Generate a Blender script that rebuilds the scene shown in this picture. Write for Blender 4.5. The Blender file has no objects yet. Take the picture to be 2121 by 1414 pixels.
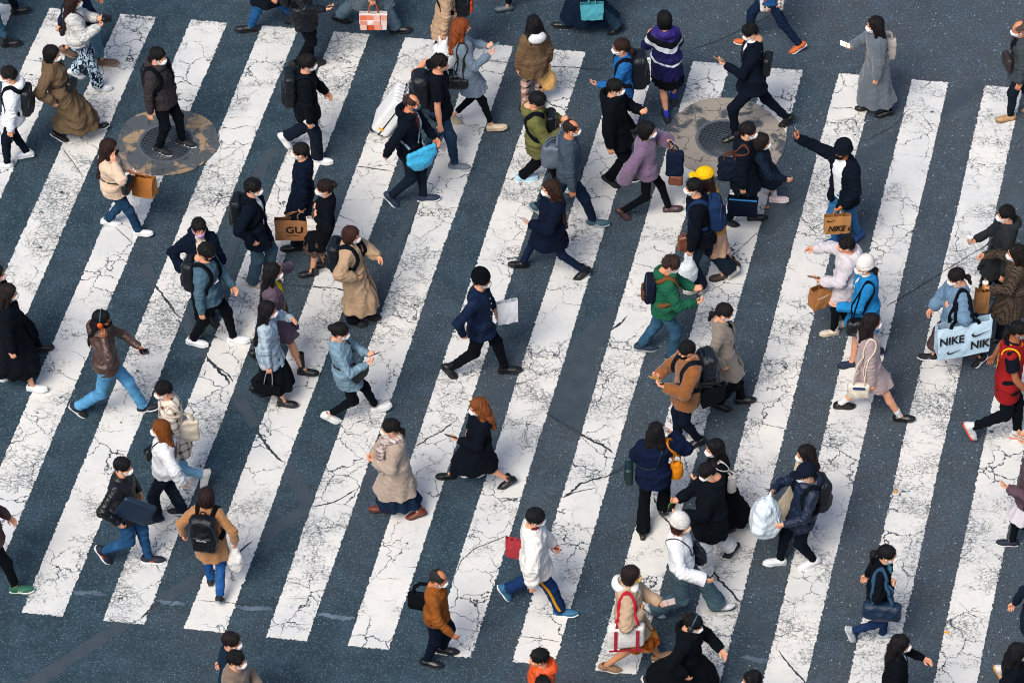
import bpy, math, random
import numpy as np
from mathutils import Vector, Matrix

# ---------------------------------------------------------------- camera, sky, sun, exposure
SC = bpy.context.scene
COL = SC.collection
FPX, PITCH, PPM = 9000.0, math.radians(44.0), 172.0     # focal length (px of a 2121 px wide frame), downward tilt, px per metre
CP, SP = math.cos(PITCH), math.sin(PITCH)
CDIST = FPX / PPM
CAMP = np.array([0.0, -CDIST * CP, CDIST * SP])
cd = bpy.data.cameras.new('camera')
cam = bpy.data.objects.new('camera', cd)
COL.objects.link(cam)
cam.location = CAMP
cam.rotation_euler = (math.pi / 2 - PITCH, 0, 0)
cd.sensor_width = 36.0
cd.lens = FPX / 2121.0 * 36.0
cd.clip_end = 2000
cd.clip_start = 1
cd.dof.use_dof = True
cd.dof.focus_distance = CDIST
cd.dof.aperture_fstop = 2.0
SC.camera = cam

W = bpy.data.worlds.new("World")
SC.world = W
W.use_nodes = True
wn = W.node_tree.nodes
sky = wn.new('ShaderNodeTexSky')
sky.sky_type = 'NISHITA'
sky.sun_disc = False
SUN_EL, SUN_AZ = math.radians(52), math.radians(-150)
sky.sun_elevation = SUN_EL
sky.sun_rotation = SUN_AZ
sky.air_density = 1.0
sky.dust_density = 3.0
sky.ozone_density = 1.5
W.node_tree.links.new(sky.outputs[0], wn['Background'].inputs[0])
wn['Background'].inputs[1].default_value = 0.09
sl = bpy.data.lights.new('sun', 'SUN')
sl.energy = 1.85
sl.angle = math.radians(26)
sl.color = (1.0, 0.92, 0.83)
so = bpy.data.objects.new('sun', sl)
COL.objects.link(so)
# the thin-clouded sun stands high on the camera's side, to the left
sd = Vector((math.cos(SUN_EL) * math.sin(SUN_AZ), math.cos(SUN_EL) * math.cos(SUN_AZ), math.sin(SUN_EL)))
so.rotation_euler = sd.to_track_quat('Z', 'Y').to_euler()
SC.view_settings.view_transform = 'Standard'
SC.view_settings.look = 'None'
SC.view_settings.exposure = 0.76
SC.view_settings.gamma = 1.0
SC.cycles.use_denoising = True
SC.cycles.pixel_filter_type = 'BLACKMAN_HARRIS'
SC.cycles.filter_width = 1.0
SC.cycles.max_bounces = 5
SC.cycles.diffuse_bounces = 3


def ray(px, py):
    x, y = (px - 1060.5) / FPX, -(py - 707.0) / FPX
    return np.array([x, CP + y * SP, -SP + y * CP])


def G(px, py, z=0.0):
    """Where the sight line of a photo pixel meets the height z."""
    d = ray(px, py)
    return CAMP + d * ((z - CAMP[2]) / d[2])


def proj(p):
    v = np.asarray(p) - CAMP
    zc = v[1] * CP - v[2] * SP
    yc = v[1] * SP + v[2] * CP
    return 1060.5 + FPX * v[0] / zc, 707.0 - FPX * yc / zc


# ---------------------------------------------------------------- objects
def tag(o, label=None, cat=None, group=None, kind=None):
    for k, v in (('label', label), ('category', cat), ('group', group), ('kind', kind)):
        if v:
            o[k] = v
    return o


def empty(name, loc, rz=0.0, label=None, cat=None, group=None):
    o = bpy.data.objects.new(name, None)
    o.empty_display_size = 0.1
    o.location = loc
    o.rotation_euler = (0, 0, rz)
    COL.objects.link(o)
    return tag(o, label, cat, group)


def meshdata(name, V, F, smooth=True, mi=None):
    """A mesh from an array of points and an array of quads (or a list of polygons)."""
    me = bpy.data.meshes.new(name)
    V = np.ascontiguousarray(V, dtype=np.float32)
    if isinstance(F, np.ndarray):
        n, m = F.shape
        tot = np.full(n, m, np.int32)
        idx = F.ravel()
    else:
        n = len(F)
        tot = np.array([len(f) for f in F], np.int32)
        idx = np.array([i for f in F for i in f], np.int32)
    me.vertices.add(len(V))
    me.vertices.foreach_set('co', V.ravel())
    me.loops.add(len(idx))
    me.loops.foreach_set('vertex_index', np.ascontiguousarray(idx, np.int32))
    me.polygons.add(n)
    st = np.zeros(n, np.int32)
    st[1:] = np.cumsum(tot)[:-1]
    me.polygons.foreach_set('loop_start', st)
    me.polygons.foreach_set('loop_total', tot)
    me.polygons.foreach_set('use_smooth', np.full(n, bool(smooth)))
    if mi is not None:
        me.polygons.foreach_set('material_index', np.ascontiguousarray(mi, np.int32))
    me.update()
    me.validate()
    return me


def put(name, me, mats, parent=None, M=None):
    """Link a mesh as an object; the materials sit on the object so that copies may share the mesh."""
    o = bpy.data.objects.new(name, me)
    COL.objects.link(o)
    if not isinstance(mats, (list, tuple)):
        mats = [mats]
    while len(me.materials) < len(mats):
        me.materials.append(None)
    for i, m in enumerate(mats):
        o.material_slots[i].link = 'OBJECT'
        o.material_slots[i].material = m
    if parent is not None:
        o.parent = parent
    if M is not None:
        o.matrix_local = M
    return o


# ---------------------------------------------------------------- implicit shapes
A = lambda *v: np.array(v, dtype=np.float64)


def nrm(v):
    v = np.asarray(v, float)
    return v / (np.linalg.norm(v) + 1e-9)


def cone(a, b, r1, r2, flat=False):
    a, b = np.asarray(a, float), np.asarray(b, float)
    d = b - a
    L = np.linalg.norm(d) + 1e-9
    u = d / L

    def f(X, Y, Z):
        px, py, pz = X - a[0], Y - a[1], Z - a[2]
        t = px * u[0] + py * u[1] + pz * u[2]
        h = np.clip(t / L, 0, 1)
        q = np.sqrt((px - h * d[0]) ** 2 + (py - h * d[1]) ** 2 + (pz - h * d[2]) ** 2) - (r1 + h * (r2 - r1))
        return np.maximum(q, t - L) if flat else q
    R = max(r1, r2)
    return f, np.minimum(a, b) - R, np.maximum(a, b) + R


def ell(c, r, R=None):
    c, r = np.asarray(c, float), np.asarray(r, float)

    def f(X, Y, Z):
        x, y, z = X - c[0], Y - c[1], Z - c[2]
        if R is not None:
            x, y, z = (R[0, i] * x + R[1, i] * y + R[2, i] * z for i in range(3))
        k0 = np.sqrt((x / r[0]) ** 2 + (y / r[1]) ** 2 + (z / r[2]) ** 2)
        k1 = np.sqrt((x / r[0] ** 2) ** 2 + (y / r[1] ** 2) ** 2 + (z / r[2] ** 2) ** 2)
        return k0 * (k0 - 1) / (k1 + 1e-9)
    m = r if R is None else np.full(3, r.max())
    return f, c - m, c + m


def rbox(c, h, rad=.02, R=None):
    c, h = np.asarray(c, float), np.asarray(h, float)

    def f(X, Y, Z):
        x, y, z = X - c[0], Y - c[1], Z - c[2]
        if R is not None:
            x, y, z = (R[0, i] * x + R[1, i] * y + R[2, i] * z for i in range(3))
        x, y, z = np.abs(x) - h[0] + rad, np.abs(y) - h[1] + rad, np.abs(z) - h[2] + rad
        return np.sqrt(np.maximum(x, 0) ** 2 + np.maximum(y, 0) ** 2 + np.maximum(z, 0) ** 2) + np.minimum(np.maximum(x, np.maximum(y, z)), 0) - rad
    m = h if R is None else np.full(3, np.linalg.norm(h))
    return f, c - m, c + m


def loft(st, p=2.25):
    """Ellipses stacked along z: rows of (z, cx, cy, half width, half depth, turn)."""
    st = np.array(sorted(st), float)
    z, cx, cy, ru, rv, an = st.T

    def f(X, Y, Z):
        I = lambda a: np.interp(Z, z, a)
        x, y = X - I(cx), Y - I(cy)
        t = I(an)
        c, s = np.cos(t), np.sin(t)
        U, V = I(ru), I(rv)
        u, v = np.abs(y * c - x * s) / U, np.abs(x * c + y * s) / V
        d = ((u ** p + v ** p) ** (1 / p) - 1) * np.minimum(U, V)
        return np.maximum(d, np.maximum(Z - z[-1], z[0] - Z))
    m = np.maximum(ru, rv)
    return f, A((cx - m).min(), (cy - m).min(), z[0]), A((cx + m).max(), (cy + m).max(), z[-1])


class Field:
    def __init__(s):
        s.ops = []

    def add(s, prim, k=.02):
        s.ops.append((0, prim[0], np.asarray(prim[1], float), np.asarray(prim[2], float), k))
        return s

    def cut(s, f, k=0):
        s.ops.append((1, f[0] if isinstance(f, tuple) else f, None, None, k))
        return s

    def at(s, P):
        X, Y, Z = P[:, 0], P[:, 1], P[:, 2]
        D = np.full(len(P), .3)
        for o, f, lo, hi, k in s.ops:
            v = f(X, Y, Z)
            D = smin(D, v, k) if o == 0 else np.maximum(D, -v)
        return D

    def mesh(s, h, grow=0.0, lo=None, hi=None, wob=None):
        los = [o[2] for o in s.ops if o[0] == 0]
        his = [o[3] for o in s.ops if o[0] == 0]
        pad = 2.5 * h + grow
        l = np.min(los, 0) - pad
        u = np.max(his, 0) + pad
        if lo is not None:
            l = np.maximum(l, lo)
        if hi is not None:
            u = np.minimum(u, hi)
        l = np.floor(l / h) * h
        n = np.maximum(np.ceil((u - l) / h).astype(int) + 1, 3)
        ax = [(l[i] + h * np.arange(n[i])) for i in range(3)]
        D = np.full(n, .3, np.float32)
        for o, f, a, b, k in s.ops:
            if o == 0:
                m = k + 2.5 * h + grow
                i0 = [max(0, int((a[i] - m - l[i]) / h)) for i in range(3)]
                i1 = [min(n[i], int((b[i] + m - l[i]) / h) + 2) for i in range(3)]
                if any(i1[i] <= i0[i] for i in range(3)):
                    continue
                sl_ = tuple(slice(i0[i], i1[i]) for i in range(3))
                X, Y, Z = ax[0][i0[0]:i1[0], None, None], ax[1][None, i0[1]:i1[1], None], ax[2][None, None, i0[2]:i1[2]]
                D[sl_] = smin(D[sl_], f(X, Y, Z), k)
            else:
                D = np.maximum(D, -f(ax[0][:, None, None], ax[1][None, :, None], ax[2][None, None, :]))
        D = D - grow
        V, F = snet(D.astype(np.float32), l, h)
        if wob is not None and len(V):
            V = V + normals(V, F) * wob(V)[:, None]
        return V, F


def smin(a, b, k):
    if k <= 0:
        return np.minimum(a, b)
    h = np.maximum(k - np.abs(a - b), 0) / k
    return np.minimum(a, b) - h * h * (k * .25)


def snet(D, org, h):
    """Naive surface nets: one point per cell the surface passes through, one quad per crossed edge."""
    inside = D < 0
    n = np.array(D.shape)
    cn = n - 1
    acc_i, acc_p, quads = [], [], []
    for a in range(3):
        b, c = (a + 1) % 3, (a + 2) % 3
        s0 = [slice(None)] * 3
        s1 = [slice(None)] * 3
        s0[a], s1[a] = slice(0, -1), slice(1, None)
        I0 = inside[tuple(s0)]
        e = np.argwhere(I0 != inside[tuple(s1)])
        if len(e) == 0:
            continue
        e2 = e.copy()
        e2[:, a] += 1
        d0 = D[e[:, 0], e[:, 1], e[:, 2]]
        d1 = D[e2[:, 0], e2[:, 1], e2[:, 2]]
        p = e.astype(np.float64)
        p[:, a] += d0 / (d0 - d1)
        cells, ok4 = [], np.ones(len(e), bool)
        for db, dc in ((0, 0), (-1, 0), (-1, -1), (0, -1)):
            q = e.copy()
            q[:, b] += db
            q[:, c] += dc
            ok = (q >= 0).all(1) & (q < cn).all(1)
            ok4 &= ok
            fl = (q[:, 0] * cn[1] + q[:, 1]) * cn[2] + q[:, 2]
            cells.append(fl)
            acc_i.append(fl[ok])
            acc_p.append(p[ok])
        Q = np.stack(cells, 1)[ok4]
        rev = ~I0[e[:, 0], e[:, 1], e[:, 2]][ok4]
        Q[rev] = Q[rev][:, ::-1]
        quads.append(Q)
    if not quads:
        return np.zeros((0, 3)), np.zeros((0, 4), np.int32)
    ci, P = np.concatenate(acc_i), np.concatenate(acc_p)
    uq, inv = np.unique(ci, return_inverse=True)
    cnt = np.bincount(inv)
    V = np.stack([np.bincount(inv, P[:, i]) / cnt for i in range(3)], 1) * h + org
    F = np.searchsorted(uq, np.concatenate(quads)).astype(np.int32)
    return V, F


def normals(V, F):
    c = np.cross(V[F[:, 2]] - V[F[:, 0]], V[F[:, 3]] - V[F[:, 1]])
    N = np.stack([sum(np.bincount(F[:, j], c[:, i], minlength=len(V)) for j in range(4)) for i in range(3)], 1)
    return N / (np.linalg.norm(N, axis=1, keepdims=True) + 1e-12)


def folds(seed, amp=.006, fr=22.0, zst=1.0):
    """Cloth creases: warped sine ridges, the same wherever the point lies."""
    r = np.random.RandomState(seed)
    B = r.normal(size=(3, 3)) * fr * np.array([1, 1, zst])
    C = r.normal(size=(3, 3)) * fr * .45
    ph = r.uniform(0, 6.28, 6)

    def w(P):
        o = 0
        for i in range(3):
            o = o + (1 - 1.6 * np.abs(np.sin(P @ B[i] + 1.7 * np.sin(P @ C[i] + ph[i]) + ph[i + 3]))) * (.9, .65, .5)[i]
        return amp * .6 * o
    return w


def sweep(P, r, n=6, flat=None, close=False):
    """A tube (radius r) or, with flat=(width, thickness) and normals r, a ribbon along the points P."""
    P = np.asarray(P, float)
    m = len(P)
    T = np.gradient(P, axis=0)
    T /= np.linalg.norm(T, axis=1, keepdims=True) + 1e-9
    V = []
    if flat is None:
        ref = A(0, 0, 1) if abs(T[:, 2]).mean() < .8 else A(1, 0, 0)
        for i in range(m):
            a = nrm(np.cross(T[i], ref))
            b = np.cross(T[i], a)
            rr = r[i] if np.ndim(r) else r
            for j in range(n):
                t = 6.2832 * j / n
                V.append(P[i] + rr * (math.cos(t) * a + math.sin(t) * b))
    else:
        n = 4
        w, th = flat
        for i in range(m):
            N = r[i]
            a = nrm(np.cross(T[i], N))
            b = nrm(np.cross(a, T[i]))
            for x, y in ((-1, -1), (1, -1), (1, 1), (-1, 1)):
                V.append(P[i] + a * x * w / 2 + b * y * th / 2)
    F = []
    for i in range(m - 1):
        for j in range(n):
            k = (j + 1) % n
            F.append((i * n + j, i * n + k, (i + 1) * n + k, (i + 1) * n + j))
    F.append(tuple(range(n))[::-1])
    F.append(tuple(range((m - 1) * n, m * n)))
    return np.array(V), F


def join(parts):
    V, F, o = [], [], 0
    for v, f in parts:
        V.append(np.asarray(v))
        F += [tuple(int(i) + o for i in q) for q in f]
        o += len(v)
    return np.concatenate(V), F


def crom(P, n=6):
    P = [np.asarray(p, float) for p in P]
    Q = [2 * P[0] - P[1]] + P + [2 * P[-1] - P[-2]]
    out = []
    for i in range(1, len(Q) - 2):
        for j in range(n):
            t = j / n
            a, b, c, d = Q[i - 1:i + 3]
            out.append(.5 * (2 * b + (c - a) * t + (2 * a - 5 * b + 4 * c - d) * t * t + (3 * b - a - 3 * c + d) * t ** 3))
    out.append(P[-1])
    return np.array(out)


# ---------------------------------------------------------------- materials
def lin(hx):
    hx = hx.lstrip('#')
    v = [int(hx[i:i + 2], 16) / 255 for i in (0, 2, 4)]
    return tuple((c / 12.92 if c <= .04045 else ((c + .055) / 1.055) ** 2.4) for c in v) + (1.0,)


class NT:
    def __init__(s, m):
        s.m = m
        m.use_nodes = True
        s.t = m.node_tree
        s.b = s.t.nodes['Principled BSDF']
        s.co = s.t.nodes.new('ShaderNodeTexCoord').outputs['Object']

    def n(s, ty, **kw):
        d = s.t.nodes.new('ShaderNode' + ty)
        for k, v in kw.items():
            if k.startswith('i_'):
                s.set(d, k[2:], v)
            else:
                setattr(d, k, v)
        return d

    def set(s, d, k, v):
        i = d.inputs[int(k)] if k.isdigit() else d.inputs[k]
        if hasattr(v, 'is_linked') or hasattr(v, 'links'):
            s.t.links.new(v, i)
        else:
            i.default_value = v

    def math(s, op, a, b=0.5, c=None):
        d = s.n('Math', operation=op)
        s.set(d, '0', a)
        s.set(d, '1', b)
        if c is not None:
            s.set(d, '2', c)
        return d.outputs[0]

    def mix(s, f, a, b, ty='RGBA', blend='MIX'):
        d = s.n('Mix', data_type='RGBA', blend_type=blend)
        s.set(d, '0', f)
        s.set(d, '6', a)
        s.set(d, '7', b)
        return d.outputs[2]

    def noise(s, scale, detail=2.0, rough=.5, vec=None, dist=0.0):
        d = s.n('TexNoise')
        s.set(d, 'Scale', scale)
        s.set(d, 'Detail', detail)
        s.set(d, 'Roughness', rough)
        s.set(d, 'Distortion', dist)
        s.set(d, 'Vector', vec if vec is not None else s.co)
        return d.outputs['Fac']

    def vec(s, scale, vec=None):
        d = s.n('VectorMath', operation='MULTIPLY')
        s.set(d, '0', vec if vec is not None else s.co)
        s.set(d, '1', scale)
        return d.outputs[0]

    def ramp(s, f, lo, hi, inv=False):
        d = s.n('MapRange', interpolation_type='SMOOTHSTEP')
        s.set(d, '0', f)
        s.set(d, '1', lo)
        s.set(d, '2', hi)
        s.set(d, '3', 1.0 if inv else 0.0)
        s.set(d, '4', 0.0 if inv else 1.0)
        return d.outputs[0]

    def bump(s, h, st=.3, dist=.01):
        d = s.n('Bump')
        s.set(d, 'Strength', st)
        s.set(d, 'Distance', dist)
        s.set(d, 'Height', h)
        s.set(s.b, 'Normal', d.outputs[0])

    def crease(s, fine, dist=.009, st=.38):
        """Weave plus sharp creases that cross the cloth at two sizes."""
        n1 = s.noise(9, 2, .5, s.vec((1, 1, .7)), 1.2)
        n2 = s.noise(24, 2, .5, None, .8)
        r = lambda n: s.math('SUBTRACT', 1.0, s.math('MULTIPLY', s.math('ABSOLUTE', s.math('SUBTRACT', n, .5)), 5.0))
        h = s.math('ADD', s.math('MULTIPLY', s.math('MAXIMUM', r(n1), 0.0), 1.0), s.math('MULTIPLY', s.math('MAXIMUM', r(n2), 0.0), .45))
        h = s.math('ADD', h, s.math('MULTIPLY', s.noise(fine, 2), .15))
        s.bump(h, st, dist)

    def xyz(s, vec=None):
        d = s.n('SeparateXYZ')
        s.set(d, '0', vec if vec is not None else s.co)
        return d.outputs


MATS = {}


def fab(hx, kind='plain', hx2='', hx3=''):
    """A cloth-like material of the given colour and weave."""
    key = (hx, kind, hx2, hx3)
    if key in MATS:
        return MATS[key]
    m = bpy.data.materials.new('cloth')
    t = NT(m)
    c = lin(hx)
    if max(c[:3]) < .022:      # the crowd's blacks are blue-blacks
        c = (c[0] * .36, c[1] * .62, c[2] * .85, 1)
    elif max(c[:3]) < .06:
        c = (c[0] * .7, c[1] * .8, c[2] * .85, 1)
    t.b.inputs['Roughness'].default_value = .9
    t.b.inputs['Specular IOR Level'].default_value = .12
    tone = lambda f: tuple(min(1, x * f) for x in c[:3]) + (1,)
    col = t.mix(t.noise(9, 3, .6), tone(.72), tone(1.25))
    if kind == 'plain':
        t.crease(300)
    elif kind == 'knit':
        z = t.n('TexWave', bands_direction='Z', i_Scale=26.0, i_Distortion=3.0)
        t.set(z, 'Vector', t.co)
        col = t.mix(t.math('MULTIPLY', z.outputs['Fac'], .35), col, tone(.6))
        t.bump(z.outputs['Fac'], .5, .006)
    elif kind == 'denim':
        f = t.ramp(t.noise(5, 3, .6), .45, .75)
        col = t.mix(t.math('MULTIPLY', f, .45), col, tuple(min(1, x * 2.1 + .02) for x in c[:3]) + (1,))
        t.crease(300)
    elif kind == 'leather':
        t.b.inputs['Roughness'].default_value = .42
        t.b.inputs['Specular IOR Level'].default_value = .5
        t.crease(90, .009, .42)
    elif kind == 'nylon':
        t.b.inputs['Roughness'].default_value = .5
        t.b.inputs['Specular IOR Level'].default_value = .4
        t.crease(90, .009, .4)
    elif kind == 'quilt':
        t.b.inputs['Roughness'].default_value = .55
        t.b.inputs['Specular IOR Level'].default_value = .4
        z = t.math('ABSOLUTE', t.math('SINE', t.math('MULTIPLY', t.xyz()[2], 48.0)))
        t.bump(t.math('POWER', z, .5), .8, .02)
        col = t.mix(t.ramp(z, 0, .25, True), col, tone(.5))
    elif kind in ('plaid', 'check', 'hound'):
        o = t.xyz()
        fr = {'plaid': 62.0, 'check': 125.0, 'hound': 210.0}[kind]
        d = t.math('ADD', t.math('MULTIPLY', o[0], .72), t.math('MULTIPLY', o[1], .72))
        w = .62 if kind == 'plaid' else .1
        if kind == 'plaid':
            w = .5
        a = t.ramp(t.math('SINE', t.math('MULTIPLY', d, fr)), w, w + .08)
        b = t.ramp(t.math('SINE', t.math('MULTIPLY', o[2], fr)), w, w + .08)
        f = t.math('MULTIPLY', t.math('ADD', a, b), .5)
        col = t.mix(f, col, lin(hx2 or '#303030'))
        if hx3:
            e = t.ramp(t.math('SINE', t.math('MULTIPLY', t.math('ADD', d, o[2]), fr * .33)), .6, .8)
            col = t.mix(t.math('MULTIPLY', e, .6), col, lin(hx3))
        t.crease(300)
    elif kind == 'print':
        n = t.noise(26, 1, .5, t.vec((1, 1, .5)), 1.6)
        col = t.mix(t.ramp(n, .47, .52), col, lin(hx2))
    elif kind == 'grid':
        o = t.xyz()
        a = t.ramp(t.math('SINE', t.math('MULTIPLY', t.math('ADD', o[0], o[1]), 190.0)), .2, .8)
        b = t.ramp(t.math('SINE', t.math('MULTIPLY', o[2], 190.0)), .2, .8)
        f = t.math('MAXIMUM', a, b)
        col = t.mix(t.math('MULTIPLY', f, .55), col, lin(hx2))
        t.bump(f, .6, .008)
    elif kind == 'felt':
        t.b.inputs['Sheen Weight'].default_value = .3 if max(c[:3]) > .1 else .0
        t.bump(t.noise(90, 4, .7), .5, .006)
    elif kind == 'blocks':      # broad colour blocks up the garment
        z = t.xyz()[2]
        y = t.math('ABSOLUTE', t.xyz()[1])
        v = t.math('ADD', z, t.math('MULTIPLY', y, -.35))
        bands = [(0.0, hx), (.84, '#c9d2d8'), (.87, hx), (1.03, '#c9d2d8'), (1.11, hx2), (1.22, hx3)]
        col = lin(bands[0][1])
        for zz, hc in bands[1:]:
            col = t.mix(t.ramp(v, zz, zz + .006), col, lin(hc))
        t.b.inputs['Roughness'].default_value = .6
    t.set(t.b, 'Base Color', col)
    MATS[key] = m
    return m


def simple(hx, rough=.5, metal=0.0, emit=0.0, key='', spec=.5, alpha=1.0, trans=0.0):
    k = ('s', hx, rough, metal, emit, alpha, trans)
    if k in MATS:
        return MATS[k]
    m = bpy.data.materials.new('surface')
    t = NT(m)
    c = lin(hx)
    col = t.mix(t.noise(14, 3), tuple(x * .85 for x in c[:3]) + (1,), tuple(min(1, x * 1.12) for x in c[:3]) + (1,))
    t.set(t.b, 'Base Color', col)
    t.b.inputs['Roughness'].default_value = rough
    t.b.inputs['Metallic'].default_value = metal
    t.b.inputs['Specular IOR Level'].default_value = spec
    if emit:
        t.set(t.b, 'Emission Color', c)
        t.b.inputs['Emission Strength'].default_value = emit
    if trans:
        t.b.inputs['Transmission Weight'].default_value = trans
    if alpha < 1:
        t.b.inputs['Alpha'].default_value = alpha
    MATS[k] = m
    return m


def hairmat(hx):
    k = ('h', hx)
    if k in MATS:
        return MATS[k]
    m = bpy.data.materials.new('hair')
    t = NT(m)
    c = lin(hx)
    o = t.xyz()
    cmb = t.n('CombineXYZ')
    t.set(cmb, '0', t.math('MULTIPLY', t.math('ARCTAN2', o[1], t.math('ADD', o[0], .03)), 14.0))
    t.set(cmb, '1', t.math('MULTIPLY', o[2], 3.0))
    n = t.noise(1.6, 4, .65, cmb.outputs[0])
    t.set(t.b, 'Base Color', t.mix(t.ramp(n, .3, .75), tuple(x * .55 for x in c[:3]) + (1,), tuple(min(1, x * 1.45 + .004) for x in c[:3]) + (1,)))
    t.b.inputs['Roughness'].default_value = .5
    t.b.inputs['Specular IOR Level'].default_value = .22
    t.bump(n, .8, .014)
    MATS[k] = m
    return m


def skinmat(hx):
    k = ('k', hx)
    if k in MATS:
        return MATS[k]
    m = bpy.data.materials.new('skin')
    t = NT(m)
    c = lin(hx)
    t.set(t.b, 'Base Color', t.mix(t.noise(30, 3), c, (min(1, c[0] * 1.1), c[1] * .84, c[2] * .8, 1)))
    t.b.inputs['Roughness'].default_value = .5
    t.b.inputs['Subsurface Weight'].default_value = .12
    t.b.inputs['Subsurface Radius'].default_value = (.01, .004, .002)
    MATS[k] = m
    return m
# ---------------------------------------------------------------- the road
RNG = random.Random(7)


def asphalt_color(t):
    big = t.noise(.35, 3, .6)
    mid = t.noise(3.0, 4, .6)
    fine = t.noise(46, 4, .8)
    base = t.mix(t.ramp(t.math('ADD', big, t.math('MULTIPLY', t.xyz()[0], .028)), .30, .72), lin('#283d48'), lin('#474e55'))
    base = t.mix(t.math('MULTIPLY', t.ramp(mid, .35, .8), .45), base, lin('#4c6373'))
    base = t.mix(t.math('MULTIPLY', t.ramp(fine, .44, .62), .70), base, lin('#0e212c'))
    v = t.n('TexVoronoi', i_Scale=50.0)
    t.set(v, 'Vector', t.co)
    sel = t.n('SeparateXYZ')
    t.set(sel, '0', v.outputs['Color'])
    chip = t.math('MULTIPLY', t.ramp(v.outputs['Distance'], .22, .46, True), t.ramp(sel.outputs[0], .35, 1.0))
    base = t.mix(t.math('MULTIPLY', chip, .62), base, lin('#768b99'))
    v2 = t.n('TexVoronoi', i_Scale=24.0)
    t.set(v2, 'Vector', t.co)
    s2 = t.n('SeparateXYZ')
    t.set(s2, '0', v2.outputs['Color'])
    area = t.ramp(t.math('ADD', t.math('MULTIPLY', t.xyz()[0], .05), t.noise(.5, 2)), .3, .8)
    chip2 = t.math('MULTIPLY', t.math('MULTIPLY', t.ramp(v2.outputs['Distance'], .12, .26, True), t.ramp(s2.outputs[1], .87, .93)), area)
    base = t.mix(chip2, base, lin('#b9c4cb'))
    return base, fine


def asphalt():
    m = bpy.data.materials.new('asphalt')
    t = NT(m)
    c, f = asphalt_color(t)
    t.set(t.b, 'Base Color', c)
    t.b.inputs['Roughness'].default_value = .85
    t.b.inputs['Specular IOR Level'].default_value = .3
    t.bump(f, .5, .01)
    return m


def paint():
    m = bpy.data.materials.new('road_paint')
    t = NT(m)
    ac, f = asphalt_color(t)
    wn_ = t.n('TexNoise', i_Scale=4.5, i_Detail=7.0, i_Roughness=.62)
    t.set(wn_, 'Vector', t.co)
    wv = t.n('VectorMath', operation='SCALE')
    sub = t.n('VectorMath', operation='SUBTRACT')
    t.set(sub, '0', wn_.outputs['Color'])
    t.set(sub, '1', (.5, .5, .5))
    t.set(wv, '0', sub.outputs[0])
    t.set(wv, 'Scale', .28)
    ad = t.n('VectorMath', operation='ADD')
    t.set(ad, '0', t.co)
    t.set(ad, '1', wv.outputs[0])
    P = ad.outputs[0]

    def crack(scale, width):
        v = t.n('TexVoronoi', feature='DISTANCE_TO_EDGE', i_Scale=scale)
        t.set(v, 'Vector', P)
        return t.ramp(t.math('SUBTRACT', v.outputs['Distance'], width), 0.0, .007, True)
    low = t.noise(.55, 3, .6)
    lo2 = t.noise(1.5, 3, .6, t.vec((1, 1.6, 1)))
    wear = t.ramp(t.math('ADD', t.math('MULTIPLY', low, .5), t.math('MULTIPLY', lo2, .5)), .40, .60)
    w1 = t.math('MULTIPLY', t.math('SUBTRACT', t.ramp(t.noise(1.3, 3), .36, .68), .3), .018)
    w2 = t.math('SUBTRACT', t.math('MULTIPLY', wear, .034), .018)
    w3 = t.math('SUBTRACT', t.math('MULTIPLY', t.ramp(t.noise(.9, 3), .48, .72), .075), .048)
    c1 = crack(2.7, w1)
    c2 = crack(7.5, w2)
    c3 = crack(12.0, w3)
    rough = t.noise(36, 4, .72, t.vec((.8, 1.25, 1)))
    th = t.math('SUBTRACT', .72, t.math('MULTIPLY', wear, .215))
    spk = t.ramp(t.math('SUBTRACT', rough, th), 0.0, .03)
    hole = t.ramp(t.math('SUBTRACT', t.noise(7, 5, .65), t.math('SUBTRACT', .755, t.math('MULTIPLY', wear, .11))), 0.0, .02)
    msk = t.math('MAXIMUM', t.math('MAXIMUM', c1, t.math('MULTIPLY', c2, .9)), t.math('MAXIMUM', t.math('MULTIPLY', c3, .7), t.math('MAXIMUM', t.math('MULTIPLY', spk, .56), hole)))
    pc = t.mix(t.ramp(t.noise(.8, 3, .6), .3, .7), lin('#cccecd'), lin('#dfddd6'))
    pc = t.mix(t.math('MULTIPLY', t.ramp(t.noise(14, 5, .7), .40, .8), .22), pc, lin('#9fa6a8'))
    pc = t.mix(t.math('MULTIPLY', t.ramp(t.noise(2.2, 4, .7, t.vec((.5, 2.4, 1))), .5, .8), .22), pc, lin('#a9b0b4'))
    dk = t.mix(.25, ac, lin('#141c22'))
    t.set(t.b, 'Base Color', t.mix(msk, pc, dk))
    t.b.inputs['Roughness'].default_value = .72
    t.b.inputs['Specular IOR Level'].default_value = .3
    t.bump(t.math('SUBTRACT', t.math('MULTIPLY', t.noise(90, 3), .4), msk), .5, .006)
    return m


def sealer(hx='#38434d', dark='#283843'):
    m = bpy.data.materials.new('road_patch')
    t = NT(m)
    c = t.mix(t.ramp(t.noise(5, 5, .7), .3, .7), lin(hx), lin(dark))
    c = t.mix(t.math('MULTIPLY', t.ramp(t.noise(150, 2), .55, .7), .25), c, lin('#7d848b'))
    t.set(t.b, 'Base Color', c)
    t.b.inputs['Roughness'].default_value = .8
    t.bump(t.noise(40, 4, .7), .3, .006)
    return m


def sheet(name, poly, z, mat, kind='structure'):
    me = meshdata(name, [(p[0], p[1], z) for p in poly], [tuple(range(len(poly)))], False)
    return tag(put(name, me, mat), kind=kind)


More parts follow.
